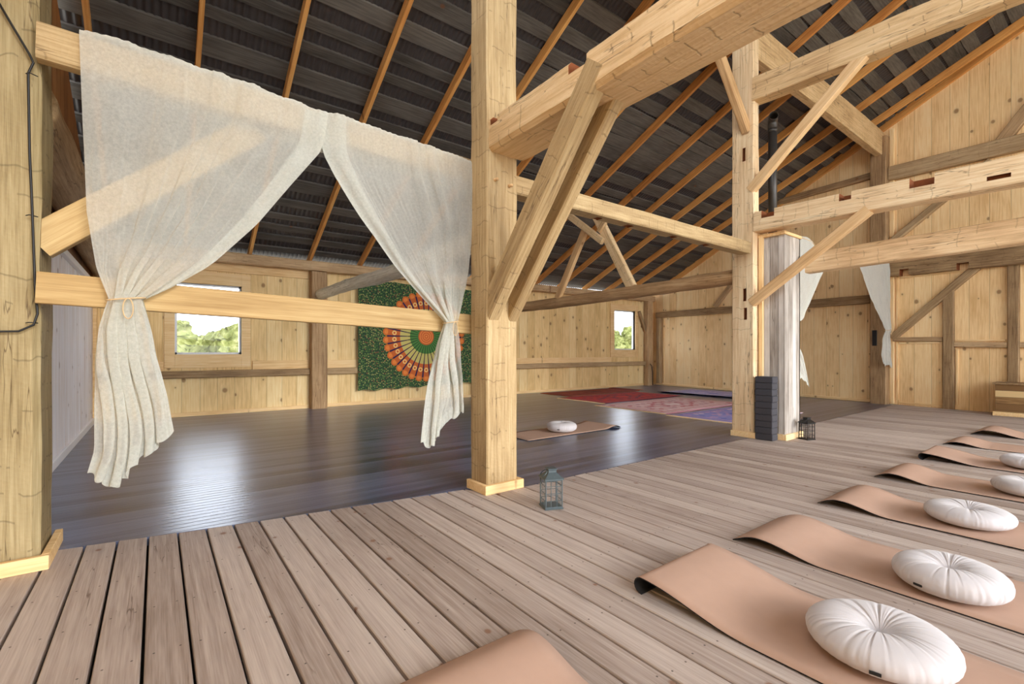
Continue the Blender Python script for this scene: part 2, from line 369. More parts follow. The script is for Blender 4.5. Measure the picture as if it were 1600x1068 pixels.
def carve1(o, q):
    bm = bmesh.new(); box(bm, *q, mi=0); bmesh.ops.recalc_face_normals(bm, faces=bm.faces)
    c = mkobj('cutter', bm, ['hole']); c.matrix_world = o.matrix_world.copy()
    md = o.modifiers.new('cut', 'BOOLEAN'); md.operation = 'DIFFERENCE'; md.solver = 'EXACT'; md.object = c
    try: md.material_mode = 'TRANSFER'
    except Exception: pass
    bpy.context.view_layer.update(); dg = bpy.context.evaluated_depsgraph_get()
    me = bpy.data.meshes.new_from_object(o.evaluated_get(dg)); o.modifiers.clear()
    if len(me.polygons) > 8: o.data = me
    bpy.data.objects.remove(c, do_unlink=True)
def log(name, pts, r0, r1, mat, n=14, seg=40, **k):
    pts = [Vector(p) for p in pts]; P = []
    for i in range(seg+1):
        t = i/seg*(len(pts)-1); j = min(int(t), len(pts)-2); f = t-j
        a = pts[max(j-1, 0)]; b = pts[j]; c = pts[j+1]; d = pts[min(j+2, len(pts)-1)]
        P.append(.5*((2*b)+(c-a)*f+(2*a-5*b+4*c-d)*f*f+(3*b-a-3*c+d)*f**3))
    mat4, L = frame(P[0], P[-1]); inv = mat4.inverted(); bm = bmesh.new()
    tube_bm(bm, [inv @ p for p in P], lambda t: r0+(r1-r0)*t, n)
    for v in bm.verts:
        nv = noise.noise_vector(v.co*3+Vector((r0*99, 0, 0))); v.co += Vector((0, nv.y, nv.z))*.016
    o = mkobj(name, bm, mat, smooth=True); o.matrix_world = mat4
    tag(o, k.get('label'), k.get('cat'), k.get('group')); return o
def poly_prism(name, pts, depth, mat, matrix, kind=None):
    """polygon in local XZ, depth along local +Y"""
    bm = bmesh.new(); a = [bm.verts.new((x, 0, z)) for x, z in pts]; b = [bm.verts.new((x, depth, z)) for x, z in pts]
    bm.faces.new(a); bm.faces.new(list(reversed(b)))
    for i in range(len(pts)): bm.faces.new((a[i], b[i], b[(i+1) % len(pts)], a[(i+1) % len(pts)]))
    bmesh.ops.recalc_face_normals(bm, faces=bm.faces)
    o = mkobj(name, bm, mat); o.matrix_world = matrix
    if kind: o['kind'] = kind
    return o

# ------------------------------------------------------------------ building geometry
GK = .146
def GX(y): return 12.55+(y-1.2)*GK            # the right gable wall leans a little off square
def rslope(x): return .535-.0075*x
def reave(x): return 2.93+.010*x
def RZ(x, y): return reave(x)+rslope(x)*(10.05-y)   # underside of the rafters
YR = -.6                                       # ridge

# deck floor: real boards with open gaps
thr = [(-6, 4.9), (-.42, 3.76), (.53, 3.585), (2.10, 3.36), (2.11, 3.15), (2.5, 3.13), (3.97, 3.12), (6.2, 3.09), (14, 3.12)]
def thrY(x):
    for (a, b), (c, d) in zip(thr, thr[1:]):
        if a <= x <= c: return b+(d-b)*(x-a)/(c-a)
    return 3.1
bm = bmesh.new(); k0 = int((-2.6+.042)/.149); x = -.042+.149*k0
while x < 14.0:
    g = .0045+R.random()*.0025; yy = thrY(x+.07); yy2 = yy
    ylo = -4.0; cut = R.uniform(-2, 2.2)
    for (a, b) in ((ylo, yy),):
        dz = R.uniform(-.002, .001)
        vs0 = [(x+g, a), (x+.149-g, a), (x+.149-g, thrY(x+.149-g)-.004), (x+g, thrY(x+g)-.004)]
        lo = [bm.verts.new((p, q, -.04)) for p, q in vs0]; hi = [bm.verts.new((p, q, -.004+dz)) for p, q in vs0]
        hi2 = [bm.verts.new((p+(.004 if i in (0, 3) else -.004), q, dz)) for i, (p, q) in enumerate(vs0)]
        bm.faces.new(hi2)
        for i in range(4):
            j = (i+1) % 4
            bm.faces.new((lo[i], lo[j], hi[j], hi[i])); bm.faces.new((hi[i], hi[j], hi2[j], hi2[i]))
    x += .149
deck = mkobj('floor', bm, 'deck'); tag(deck, 'weathered pinkish-brown deck board floor with dark gaps in the foreground', 'floor', kind='structure')
bx('floor_underlay', (-2.6, 14.1, -4, 3.9, -.14, -.06), plain('dark_underlay', lin(40, 28, 20), .9), bev=0, parent=deck)  # dark sheet below the boards, visible through the gaps
bm = bmesh.new(); top = [(-2.6, thrY(-2.6))]+[p for p in thr[1:-1]]+[(14.1, 3.12), (14.1, 10.25), (-2.6, 10.25)]
vs_ = [bm.verts.new((x, y, .0)) for x, y in top]; f = bm.faces.new(vs_)
ex = bmesh.ops.extrude_face_region(bm, geom=[f]); bmesh.ops.translate(bm, verts=[v for v in ex['geom'] if isinstance(v, bmesh.types.BMVert)], vec=(0, 0, -.055))
bmesh.ops.recalc_face_normals(bm, faces=bm.faces)
lam = mkobj('floor', bm, 'laminate'); tag(lam, 'dark grey-brown glossy laminate floor behind the post row', 'floor', kind='structure')

# ground and trees outside
tag(bx('ground', (-120, 200, -60, 220, -.6, -.5), 'ground', bev=0), 'pale dry field outside the windows', 'ground', kind='structure')
def woodland(spots, label):
    bm = bmesh.new()
    for (x, y, r, h) in spots:
        m = Matrix.Translation((x, y, h*.5-.3)) @ Matrix.Diagonal((r, r*.8, h*.55, 1))
        bmesh.ops.create_icosphere(bm, subdivisions=4, radius=1, matrix=m)
    for v in bm.verts:
        nv = noise.noise_vector(v.co*.7)*.8+noise.noise_vector(v.co*2.2)*.5+noise.noise_vector(v.co*6)*.25; v.co += nv*.9
    o = mkobj('woodland', bm, 'foliage'); tag(o, label, 'trees', kind='stuff'); return o
woodland([(-4+i*1.1+R.uniform(-.6, .6), 62+R.uniform(-4, 4), 1.3+R.random(), 2.6+R.random()*2.4) for i in range(22)], 'sunlit green woodland seen through the left window')
woodland([(58+i*1.5, 58+R.uniform(-4, 4)-i*.6, 1.6+R.random(), 3.0+R.random()*2.6) for i in range(24)], 'sunlit green woodland seen through the right window')

# walls -------------------------------------------------------------
def wall_grid(name, w, zt, openings, mat, matrix, depth=.1):
    xs = sorted({0, w, *[v for o in openings for v in o[:2]]}); zs = sorted({0, zt, *[v for o in openings for v in o[2:]]})
    bm = bmesh.new()
    for i in range(len(xs)-1):
        for j in range(len(zs)-1):
            cx, cz = (xs[i]+xs[i+1])/2, (zs[j]+zs[j+1])/2
            if any(o[0] < cx < o[1] and o[2] < cz < o[3] for o in openings): continue
            box(bm, xs[i], xs[i+1], 0, depth, zs[j], zs[j+1])
    bmesh.ops.remove_doubles(bm, verts=bm.verts, dist=.0005)
    o = mkobj(name, bm, mat); o.matrix_world = matrix; return o
W1 = (.25, 1.27, 1.10, 2.37); W2 = (11.78, 12.84, 1.21, 2.50)
YB = 10.12
ob = wall_grid('wall_back', 15.0, 3.0, [(W1[0]+1, W1[1]+1, W1[2], W1[3]), (W2[0]+1, W2[1]+1, W2[2], W2[3])], 'pine_back', Matrix.Translation((-1, YB, 0)))
tag(ob, 'knotty vertical pine board wall holding both windows', 'wall', kind='structure')
# left wall
Lm = Matrix.Translation((-.82, 3.4, 0)) @ Matrix.Rotation(math.pi/2, 4, 'Z')
ol = poly_prism('wall_left', [(0, -.02), (6.8, -.02), (6.8, 2.22), (0, 2.22)], .08, 'white_boards', Lm, 'structure'); tag(ol, 'whitewashed vertical board wall behind the left post', 'wall')
Lb = Matrix.Translation((-.98, -7, 0)) @ Matrix.Rotation(math.pi/2, 4, 'Z')  # added wall out of view; its height and pale boards steer the daylight
o_ = poly_prism('wall_left', [(0, -.02), (10.4, -.02), (10.4, 5.0), (0, 5.0)], .08, 'pine_right', Lb, 'structure'); tag(o_, 'unseen pine board left wall beside and behind the camera, added and left open above to shape the daylight', 'wall')
ol2 = poly_prism('wall_left', [(0, 2.22), (6.8, 2.22), (6.8, 3.05), (0, 6.4)], .08, 'brown_boards', Lm, 'structure'); tag(ol2, 'brown board upper left gable wall above the whitewash', 'wall')
bx('ledger', (-.82, -.77, 3.9, 10.1, 2.18, 2.25), 'vinyl', parent=None)
tag(bpy.data.objects['ledger'], 'white painted ledge strip along the top of the whitewashed wall', 'trim', kind='structure'); bpy.data.objects['ledger'].name = 'trim_1'
# right gable wall: local x runs along the wall from y=10.2 towards the camera side
a0 = Vector((GX(10.25), 10.25, 0)); a1 = Vector((GX(-7), -7, 0)); gd = (a1-a0).normalized(); GL = (a1-a0).length
gn = Vector((gd.y, -gd.x, 0)); gn = gn if gn.x > 0 else -gn
Gm = Matrix(((gd.x, gn.x, 0, a0.x), (gd.y, gn.y, 0, a0.y), (0, 0, 1, 0), (0, 0, 0, 1)))
def gy(y): return (10.25-y)/abs(gd.y)
def gz(y): return RZ(GX(y), y)+.15
og = poly_prism('wall_right', [(0, -.02), (GL, -.02), (GL, gz(YR)-.485*6.4), (gy(YR), gz(YR)), (0, gz(10.25))], .1, 'pine_right', Gm, 'structure')
tag(og, 'tall warm knotty pine board gable wall at the right end', 'wall')

def on_gable(name, pa, pb, w, d, mat, proj=.0, **k):
    """timber lying on the gable wall; points given as (y, z); d = how far it stands out"""
    A = Vector((GX(pa[0]), pa[0], pa[1]))-gn*(d/2+proj); B = Vector((GX(pb[0]), pb[0], pb[1]))-gn*(d/2+proj)
    return timber(name, A, B, w, d, mat, up=tuple(gn), **k)
# roof ---------------------------------------------------------------
bm = bmesh.new(); lam_ = .076; nx = int(15.6/lam_*6); rows = [10.32, 5, YR]
prev = None
grid = []
for i in range(nx+1):
    x = -1.3+i*lam_/6; c = []
    for y in rows:
        z = RZ(x, y)+.19+.011*math.sin(2*math.pi*x/lam_); c.append(bm.verts.new((x, y, z)))
    c.append(bm.verts.new((x, YR-5.2, RZ(x, YR)+.19-5.2*rslope(x)+.011*math.sin(2*math.pi*x/lam_))))  # rear slope, out of view; its length is set by the daylight it blocks
    if prev:
        for a in range(3): bm.faces.new((prev[a], c[a], c[a+1], prev[a+1]))
    prev = c
ceil = mkobj('ceiling', bm, 'metal_roof', smooth=True); tag(ceil, 'dark corrugated steel roof seen from below', 'ceiling', kind='structure')
def batten(x0, x1, s, wd):
    """roof board under the metal; s = slope distance from eave, follows the twist; wavy waney edges"""
    bm = bmesh.new(); n = max(2, int((x1-x0)/.25)); rows_ = []; ph = R.random()*50; am = R.choice((.004, .006, .02))
    for i in range(n+1):
        x = x0+(x1-x0)*i/n; sl = math.atan(rslope(x)); e0 = noise.noise(Vector((x*1.3, ph, 0)))*am*2; e1 = noise.noise(Vector((x*1.3, ph+9, 0)))*am*2
        r = []
        for (ss, t) in ((s+e0, .142), (s+wd+e1, .142), (s+wd+e1, .166), (s+e0, .166)):
            y = 10.22-ss*math.cos(sl); r.append(bm.verts.new((x, y-t*math.sin(sl)*0, RZ(x, y)+t/math.cos(sl))))
        rows_.append(r)
    for i in range(n):
        for k in range(4): bm.faces.new((rows_[i][k], rows_[i][(k+1) % 4], rows_[i+1][(k+1) % 4], rows_[i+1][k]))
    bm.faces.new(rows_[0]); bm.faces.new(list(reversed(rows_[-1]))); bmesh.ops.recalc_face_normals(bm, faces=bm.faces)
    return mkobj('batten', bm, 'batten', ceil)
s = .16
while s < 11.6:
    wd = R.choice((.13, .14, .17, .22, .26)); batten(-.85, 4.52, s, wd); s += wd+R.uniform(.15, .24)
s = .12
while s < 11.6:
    wd = R.choice((.18, .22, .26, .28)); batten(4.53, 13.9 if s < 2 else (13.5 if s < 5 else 13.0), s, wd); s += wd+R.choice((.02, .03, .05, .16, .20))
ORD = ['first', 'second', 'third', 'fourth', 'fifth', 'sixth', 'seventh', 'eighth', 'ninth', 'tenth', 'eleventh', 'twelfth', 'thirteenth', 'fourteenth', 'fifteenth', 'sixteenth']
RX = [-.6, .4, 1.4, 2.47, 3.5, 4.5, 5.45, 6.4, 7.38, 8.47, 9.42, 10.45, 11.45, 12.35]
for i, x in enumerate(RX):
    yb = 10.2; dz = .07/math.cos(math.atan(rslope(x)))
    ye = YR if x < 12.3 else .3
    timber('rafter', (x, yb, RZ(x, yb)+dz), (x, ye, RZ(x, ye)+dz), .052, .14, 'rafter', rough=.0, chamfer=.003, label='orange-brown sawn roof rafter, the %s counted from the left end of the roof' % ORD[i], cat='rafter', group='roof rafters')
yb, ye = 9.95, -.5
timber('rafter', Vector((GX(yb), yb, RZ(GX(yb), yb)+.07))-gn*.03, Vector((GX(ye), ye, RZ(GX(ye), ye)+.07))-gn*.03, .05, .17, 'rafter', rough=.003, chamfer=.004, label='reddish brown rake rafter lying against the right gable wall', cat='rafter', group='roof rafters')

# back wall timbers -----------------------------------------------------
def T(name, p0, p1, w, h, mat, label, cat, **k): return timber(name, p0, p1, w, h, mat, label=label, cat=cat, **k)
T('plate', (-.7, 10.02, 2.85), (13.7, 10.02, 2.96), .2, .19, 'brown_timber', 'long brown timber plate along the top of the window wall', 'beam')
T('rail', (-.75, 10.06, .745), (2.46, 10.06, .745), .1, .13, 'grey_timber', 'grey weathered wall rail under the left window', 'rail')
T('rail', (2.78, 10.06, .745), (13.5, 10.06, .755), .1, .13, 'grey_timber', 'grey weathered wall rail running from behind the tapestry to the right corner', 'rail')
for i, (x0, x1) in enumerate(((-.75, .09), (1.45, 2.46), (2.78, 11.6))):
    o = bx('trim_%d' % (i+2), (x0, x1, 10.085, 10.118, .805, .975), 'pine_trim'); tag(o, ['short', 'middle', 'long'][i]+' pale pine band board above the grey wall rail', 'trim', kind='structure')
o = bx('trim_5', (-.75, 2.46, 10.09, 10.118, 2.62, 2.78), 'pine_trim'); tag(o, 'pine board under the plate above the left window', 'trim', kind='structure')
p = T('timber_post', (2.62, 9.985, 0), (2.62, 9.985, 2.76), .30, .2, 'brown_timber', 'brown wall post between the left window and the tapestry', 'post', up=(0, 1, 0))
# corner post + brace
T('timber_post', (13.42, 10.0, 0), (13.42, 10.0, 2.88), .26, .18, 'brown_timber', 'brown timber post in the far right corner beside the small window', 'post', up=(0, 1, 0))
T('brace', (12.98, 10.05, 2.50), (13.30, 10.05, 1.85), .09, .1, 'grey_timber', 'small grey diagonal brace beside the right window', 'brace', up=(0, 1, 0))
# windows
def window(name, W, label, casing):
    x0, x1, z0, z1 = W; root = empty(name, ((x0+x1)/2, YB+.05, z0)); tag(root, label, 'window', kind='structure')
    ox, oz = (x0+x1)/2, z0; bm = bmesh.new(); wd = (x1-x0)/2; h = z1-z0
    for b in ((-wd, -wd+.035, 0, h), (wd-.035, wd, 0, h), (-wd, wd, 0, .035), (-wd, wd, h-.035, h)): box(bm, b[0], b[1], -.0, .05, b[2], b[3])
    mkobj('window_frame', bm, 'vinyl', root)
    bx('glass_pane', (-wd+.03, wd-.03, .022, .028, .03, h-.03), 'glass', root, bev=0)
    bm = bmesh.new()
    for b in ((-wd-.012, -wd, -.0, h), (wd, wd+.012, 0, h), (-wd, wd, -.012, 0), (-wd, wd, h, h+.012)): box(bm, b[0], b[1], -.07, .04, b[2], b[3])
    mkobj('window_reveal', bm, 'pine_trim', root)
    l, r, t, bo = casing; bm = bmesh.new()
    box(bm, -wd-l, -wd, -.085, -.05, -bo, h+t, bev=.003); box(bm, wd, wd+r, -.085, -.05, -bo, h+t, bev=.003)
    box(bm, -wd, wd, -.083, -.05, -bo, 0, bev=.003); box(bm, -wd, wd, -.083, -.05, h, h+t, bev=.003)
    mkobj('casing', bm, 'pine_trim', root)
window('window_1', W1, 'wide window with pine casing on the left, woodland outside', (.15, .15, .22, .24))
window('window_2', W2, 'narrow window with pine casing near the right corner', (.19, .14, .20, .24))
# tapestry
bm = bmesh.new(); nx, nz = 60, 50
gv = [[None]*(nz+1) for _ in range(nx+1)]
for side, yo in ((0, 0), (1, .006)):
    for i in range(nx+1):
        for j in range(nz+1):
            u, v = i/nx, j/nz; x = 3.43+u*3.25; z = .31+v*2.40+.07*u*(1-v)
            z += .02*math.sin(u*40)*(1-v)**4+(-.03*abs(math.sin(u*math.pi*4)) if v > .98 else 0)
            y = 9.985-.02*math.sin(u*13+v*2)*(1-v*.7)+yo
            gv[i][j] = bm.verts.new((x-5.03, y-9.985, z-1.5))
    for i in range(nx):
        for j in range(nz): bm.faces.new((gv[i][j], gv[i+1][j], gv[i+1][j+1], gv[i][j+1]))
tap = mkobj('tapestry', bm, 'tapestry', loc=(5.03, 9.985, 1.5), smooth=True); tag(tap, 'green floral wall tapestry with an orange and navy mandala, hung on the pine wall', 'tapestry')
# baseboards
o = bx('baseboard_back', (-.75, 13.6, 10.09, 10.12, 0, .07), 'pine_trim'); tag(o, 'pine baseboard along the window wall', 'baseboard', kind='structure')
o = bx('baseboard_left', (-.82, -.79, 3.95, 10.09, 0, .09), 'vinyl'); tag(o, 'white baseboard along the whitewashed wall', 'baseboard', kind='structure')
o = on_gable('baseboard_right', (9.95, .035), (3.5, .035), .07, .03, 'pine_trim', rough=0); tag(o, 'pine baseboard along the right gable wall', 'baseboard', kind='structure')
bx('corner_trim', (-.82, -.77, 10.05, 10.11, .07, 2.2), 'pine_trim'); o = bpy.data.objects['corner_trim']; o.name = 'trim_6'; tag(o, 'pine strip in the far left corner', 'trim', kind='structure')

# gable wall timbers -------------------------------------------------------
G = lambda n, a, b, w, d, m, label, cat, **k: on_gable(n, a, b, w, d, m, label=label, cat=cat, **k)
G('rail', (9.9, 2.40), (3.55, 2.33), .19, .12, 'grey_timber', 'grey weathered rail across the gable wall left of the gable post', 'rail')
G('timber_post', (3.36, 0), (3.36, 5.86), .30, .2, 'brown_timber', 'tall brown gable post where the purlin meets the gable wall', 'post')
G('stud', (9.78, .07), (9.78, 2.3), .16, .14, 'grey_timber', 'grey corner stud at the far right corner of the room', 'stud')
G('brace', (7.6, 2.50), (6.85, 3.3), .14, .1, 'brown_timber', 'short brown brace above the gable rail, left of the right post', 'brace')
G('rail', (5.9, 5.1), (3.52, 5.11), .14, .1, 'brown_timber', 'dark upper gable rail left of the gable post', 'rail')
G('rail', (3.2, 5.03), (-1.5, 4.80), .30, .12, 'grey_timber', 'broad grey upper gable rail right of the gable post', 'rail')
G('brace', (1.5, 5.0), (-.2, 7.3), .2, .1, 'brown_timber', 'brown diagonal brace high on the gable wall at the right edge', 'brace')
G('brace', (3.2, 3.52), (1.6, 4.75), .13, .1, 'grey_timber', 'grey diagonal brace between the two upper tie beams on the gable wall', 'brace')
# the notched low beam
G('beam', (3.2, 2.95), (-1.5, 2.83), .34, .16, 'grey_timber', 'notched pale grey beam low on the gable wall above the framed panels', 'beam',
  cuts=[(.22, .38, .04, .30, -.2, .2), (1.15, 1.33, .04, .30, -.2, .2)])
G('brace', (3.16, 1.44), (1.80, 2.78), .14, .09, 'grey_timber', 'long grey diagonal brace on the gable wall below the notched beam', 'brace')
G('stud', (2.22, 0), (2.22, 2.36), .17, .085, 'grey_timber', 'grey wall stud right of the gable post, under the long brace', 'stud')
G('stud', (1.31, .0), (1.31, 2.78), .15, .085, 'grey_timber', 'grey wall stud behind the pallet-wood bench', 'stud')
G('rail', (3.14, 1.42), (2.31, 1.40), .09, .075, 'brown_timber', 'short brown rail between the gable post and the first stud', 'rail')
G('rail', (2.13, 1.29), (1.39, 1.27), .10, .075, 'brown_timber', 'short brown rail between the two lower wall studs', 'rail')
G('rail', (1.23, 1.27), (-1.5, 1.25), .10, .075, 'brown_timber', 'brown rail right of the stud by the bench', 'rail')
k = 7
for (a, b) in (((3.08, .1), (3.08, 2.76)), ((3.04, .05), (2.31, .05)), ((2.34, .1), (2.34, 1.34)), ((3.04, 1.33), (2.36, 1.33)), ((3.0, 2.74), (1.9, 2.74)), ((2.1, 1.37), (1.42, 1.36)), ((2.1, .1), (2.1, 1.2)),
               ((9.62, .1), (9.62, 2.28)), ((3.6, .1), (3.6, 2.24))):
    o = on_gable('trim_%d' % k, a, b, .035, .03, 'pine_trim', rough=0, chamfer=.003); tag(o, 'narrow pale pine edging strip on the gable wall panels', 'trim', 'gable panel edging strips', 'structure'); k += 1
G('board', (3.17, .03), (3.17, 6.0), .09, .05, 'pine_trim', 'pale pine board beside the right edge of the gable post', 'board', rough=0)

# post row -------------------------------------------------------------------
def post_trim(post, x0, x1, y0, y1, h=.075, t=.035):
    bm = bmesh.new()
    for b in ((x0-t, x1+t, y0-t, y0), (x0-t, x0, y0, y1), (x1, x1+t, y0, y1)): box(bm, *b, 0, h, bev=.003)
    o = mkobj('base_trim', bm, 'pine_trim'); o.parent = post; o.matrix_parent_inverse = post.matrix_world.inverted(); o['label'] = 'pale pine skirting round the foot of the post'
    return o
def child(o, parent):
    bpy.context.view_layer.update(); o.parent = parent; o.matrix_parent_inverse = parent.matrix_world.inverted(); return o
pl = T('timber_post', (-.72, 3.72, 0), (-.72, 3.72, 6.0), .44, .42, 'oak_left', 'massive cracked hewn oak post at the left edge, foot on the deck', 'post', up=(0, 1, 0), rough=.012, chamfer=.03)
bpy.context.view_layer.update(); post_trim(pl, -.95, -.49, 3.49, 3.93)
pc = T('timber_post', (2.285, 3.275, 0), (2.285, 3.275, 6.05), .31, .25, 'oak_pale', 'hewn pale oak post in the centre carrying the big tie beam', 'post', up=(0, 1, 0), rough=.008)
bpy.context.view_layer.update(); post_trim(pc, 2.125, 2.445, 3.145, 3.40)
for px, pz in ((2.20, 2.56), (2.345, 2.54)): child(tube('peg', [(px, 3.19, pz), (px+.01, 3.115, pz-.008)], .014, 'sawn_warm'), pc)
pr_ = T('timber_post', (6.405, 3.19, 0), (6.405, 3.19, 5.86), .15, .30, 'oak_old', 'hewn oak post with two mortises, beside the reclaimed wood column', 'post', up=(0, 1, 0), rough=.006,
        cuts=[(1.58, 1.74, -.2, -.02, -.06, -.02), (1.83, 2.0, -.2, -.02, -.05, -.01), (3.72, 3.9, -.2, -.02, -.04, .0)])
bpy.context.view_layer.update(); post_trim(pr_, 6.33, 6.46, 3.035, 3.34)
T('purlin', (-.9, 3.45, 5.85), (6.3, 3.45, 5.90), .3, .42, 'oak', 'heavy purlin beam over the left part of the post row', 'beam')
T('purlin', (6.3, 3.38, 5.70), (GX(3.38)-.02, 3.38, 5.72), .15, .52, 'oak', 'broad hewn purlin beam from the right post to the gable post, under the rafters', 'beam', rough=.008, cuts=[(2.6, 2.66, .05, .2, -.02, .02), (4.3, 4.37, .05, .2, .05, .09)])
# curtain header, lower board, brace
T('beam', (-.50, 3.47, 2.775), (2.27, 3.46, 2.70), .09, .19, 'oak_pale', 'header beam wrapped by the sheer curtains between left and centre posts', 'beam')
T('board', (-.50, 3.455, 1.485), (2.27, 3.455, 1.38), .06, .165, 'sawn', 'pale sawn board across the left bay with curtains tied to it', 'board', rough=.0015, chamfer=.004)
T('brace', (-.52, 3.60, 1.735), (.54, 3.60, 2.66), .08, .17, 'sawn', 'pale diagonal brace rising from the left post behind the sheer curtain', 'brace', rough=.0015, chamfer=.004)
T('beam', (2.43, 3.25, 2.575), (6.27, 3.13, 2.53), .16, .16, 'oak_pale', 'long pale beam joining the centre post and the right post', 'beam', rough=.004,
  cuts=[(1.05, 1.13, -.02, .08, -.2, -.06), (1.5, 1.6, -.02, .08, -.2, -.06), (2.25, 2.35, -.02, .08, -.2, -.06), (2.9, 3.0, -.02, .08, -.2, -.06)])
# centre tie beam with notches, running towards the camera side
T('tie_beam', (2.335, 3.15, 2.91), (2.32, -2.6, 2.91), .385, .27, 'oak', 'huge hewn tie beam with notches running forward from the centre post', 'beam', rough=.010, chamfer=.03,
  cuts=[(.03, .13, -.25, -.06, .06, .2), (.93, 1.09, -.25, .03, .045, .2)])
T('knee_brace', (2.195, 3.22, 1.46), (2.195, 1.99, 2.93), .115, .175, 'oak_pale', 'left one of the paired diagonal knee braces under the big tie beam', 'brace', group='knee braces at the centre post', rough=.003)
T('knee_brace', (2.395, 3.22, 1.46), (2.395, 1.99, 2.93), .10, .175, 'oak_pale', 'right one of the paired diagonal knee braces under the big tie beam', 'brace', group='knee braces at the centre post', rough=.003)
# right tie beams
T('tie_beam', (6.42, 3.06, 4.64), (6.42, -2.6, 4.50), .20, .31, 'oak', 'upper hewn tie beam running forward high up from the right post', 'beam', rough=.008)
T('tie_beam', (6.43, 3.04, 2.87), (6.43, -2.6, 2.78), .22, .26, 'oak_old', 'middle notched tie beam running forward from the right post', 'beam', rough=.006,
  cuts=[(.10, .26, -.2, .05, .03, .2), (.98, 1.10, -.2, .05, .04, .2), (1.62, 1.82, -.2, .05, .02, .22), (2.2, 2.36, -.2, -.06, -.06, -.02)])
T('tie_beam', (6.98, 2.64, 2.33), (6.98, -2.6, 2.42), .18, .26, 'oak_old', 'lower cracked tie beam running forward beside the reclaimed wood column', 'beam', rough=.006)
T('brace', (6.37, 3.10, 3.31), (6.37, 1.80, 4.53), .09, .13, 'sawn_warm', 'long thin brace from the right post up to the upper tie beam', 'brace', rough=.002)
T('brace', (6.36, 3.08, 1.80), (6.36, 1.78, 2.74), .09, .12, 'sawn_warm', 'thin brace from the right post up to the middle tie beam', 'brace', rough=.002)
T('brace', (6.34, 3.14, 4.12), (5.05, 3.20, 5.72), .10, .12, 'sawn_warm', 'short brace leaning left from the right post towards the purlin', 'brace', rough=.002)
# tie logs to the window wall
log('tie_log', [(6.45, 3.30, 2.19), (6.45, 4.7, 2.17), (6.45, 6.1, 2.15), (6.45, 8.2, 2.13), (6.45, 10.0, 2.2)], .105, .11, 'log', label='long round tie log from the right post back to the window wall', cat='log')
log('tie_log', [(2.35, 3.38, 2.18), (2.45, 4.3, 2.2), (2.6, 6.4, 2.24), (2.66, 8.2, 2.31), (2.64, 9.9, 2.30)], .10, .105, 'log_pale', label='pale round tie log reaching the wall post left of the tapestry', cat='log')
log('tie_log', [(-.64, 3.9, 2.62), (-.64, 6.0, 2.58), (-.66, 8.0, 2.5), (-.66, 10.0, 2.45)], .17, .17, 'grey_timber', label='thick grey-brown log along the left wall above the whitewash', cat='log')
T('timber_post', (6.45, 10.0, 0), (6.45, 10.0, 2.78), .22, .18, 'brown_timber', 'wall post behind the centre post, right of the tapestry', 'post', up=(0, 1, 0))
# leaning struts over the right bay
T('strut', (6.45, 5.14, 2.24), (6.45, 6.02, 3.78), .10, .17, 'oak', 'thick leaning strut standing on the round tie log', 'strut', rough=.004)
T('strut', (6.42, 6.96, 2.22), (6.42, 6.16, 3.50), .09, .14, 'sawn_warm', 'thin strut leaning the other way on the round tie log', 'strut', rough=.002)
T('brace', (6.36, 5.72, 3.12), (6.36, 6.58, 3.78), .08, .12, 'oak', 'short brace crossing from the thick leaning strut up to the left', 'brace', rough=.002)
T('brace', (6.40, 5.84, 3.32), (6.40, 5.60, 3.60), .08, .1, 'oak', 'stubby brace right of the thick leaning strut', 'brace', rough=.002)

# reclaimed column
colr = empty('reclaimed_column', (6.72, 2.95, 0)); tag(colr, 'boxed column clad in grey reclaimed boards beside the right post', 'column')
def face_obj(name, mat, matrix, w, h, t, parent):
    bm = bmesh.new(); box(bm, 0, w, 0, t, 0, h); o = mkobj(name, bm, mat); o.matrix_world = matrix; child(o, parent); return o
face_obj('front_cladding', 'reclaimed', Matrix.Translation((6.49, 2.72, .07)), .46, 2.60, .02, colr)
face_obj('side_cladding', 'reclaimed', Matrix.Translation((6.49, 3.24, .07)) @ Matrix.Rotation(-math.pi/2, 4, 'Z'), .50, 2.60, .02, colr)
face_obj('side_cladding', 'reclaimed', Matrix.Translation((6.95, 2.72, .07)) @ Matrix.Rotation(math.pi/2, 4, 'Z'), .52, 2.60, .02, colr)
c = bx('core', (6.515, 6.925, 2.745, 3.24, 0, 2.66), 'pine_trim'); child(c, colr)
c = bx('top_board', (6.44, 6.96, 2.70, 3.26, 2.67, 2.71), 'pine_trim'); child(c, colr)
bm = bmesh.new()
for b in ((6.46, 6.98, 2.69, 2.72), (6.46, 6.49, 2.72, 3.0), (6.95, 6.98, 2.72, 3.24)): box(bm, *b, 0, .075, bev=.003)
child(mkobj('base_trim', bm, 'pine_trim'), colr)
T('board', (6.455, 3.0, 0.08), (6.455, 3.0, 2.70), .05, .05, 'pine_trim', 'narrow pale pine board between the right post and the reclaimed column', 'board', up=(0, 1, 0), rough=0, chamfer=.003)
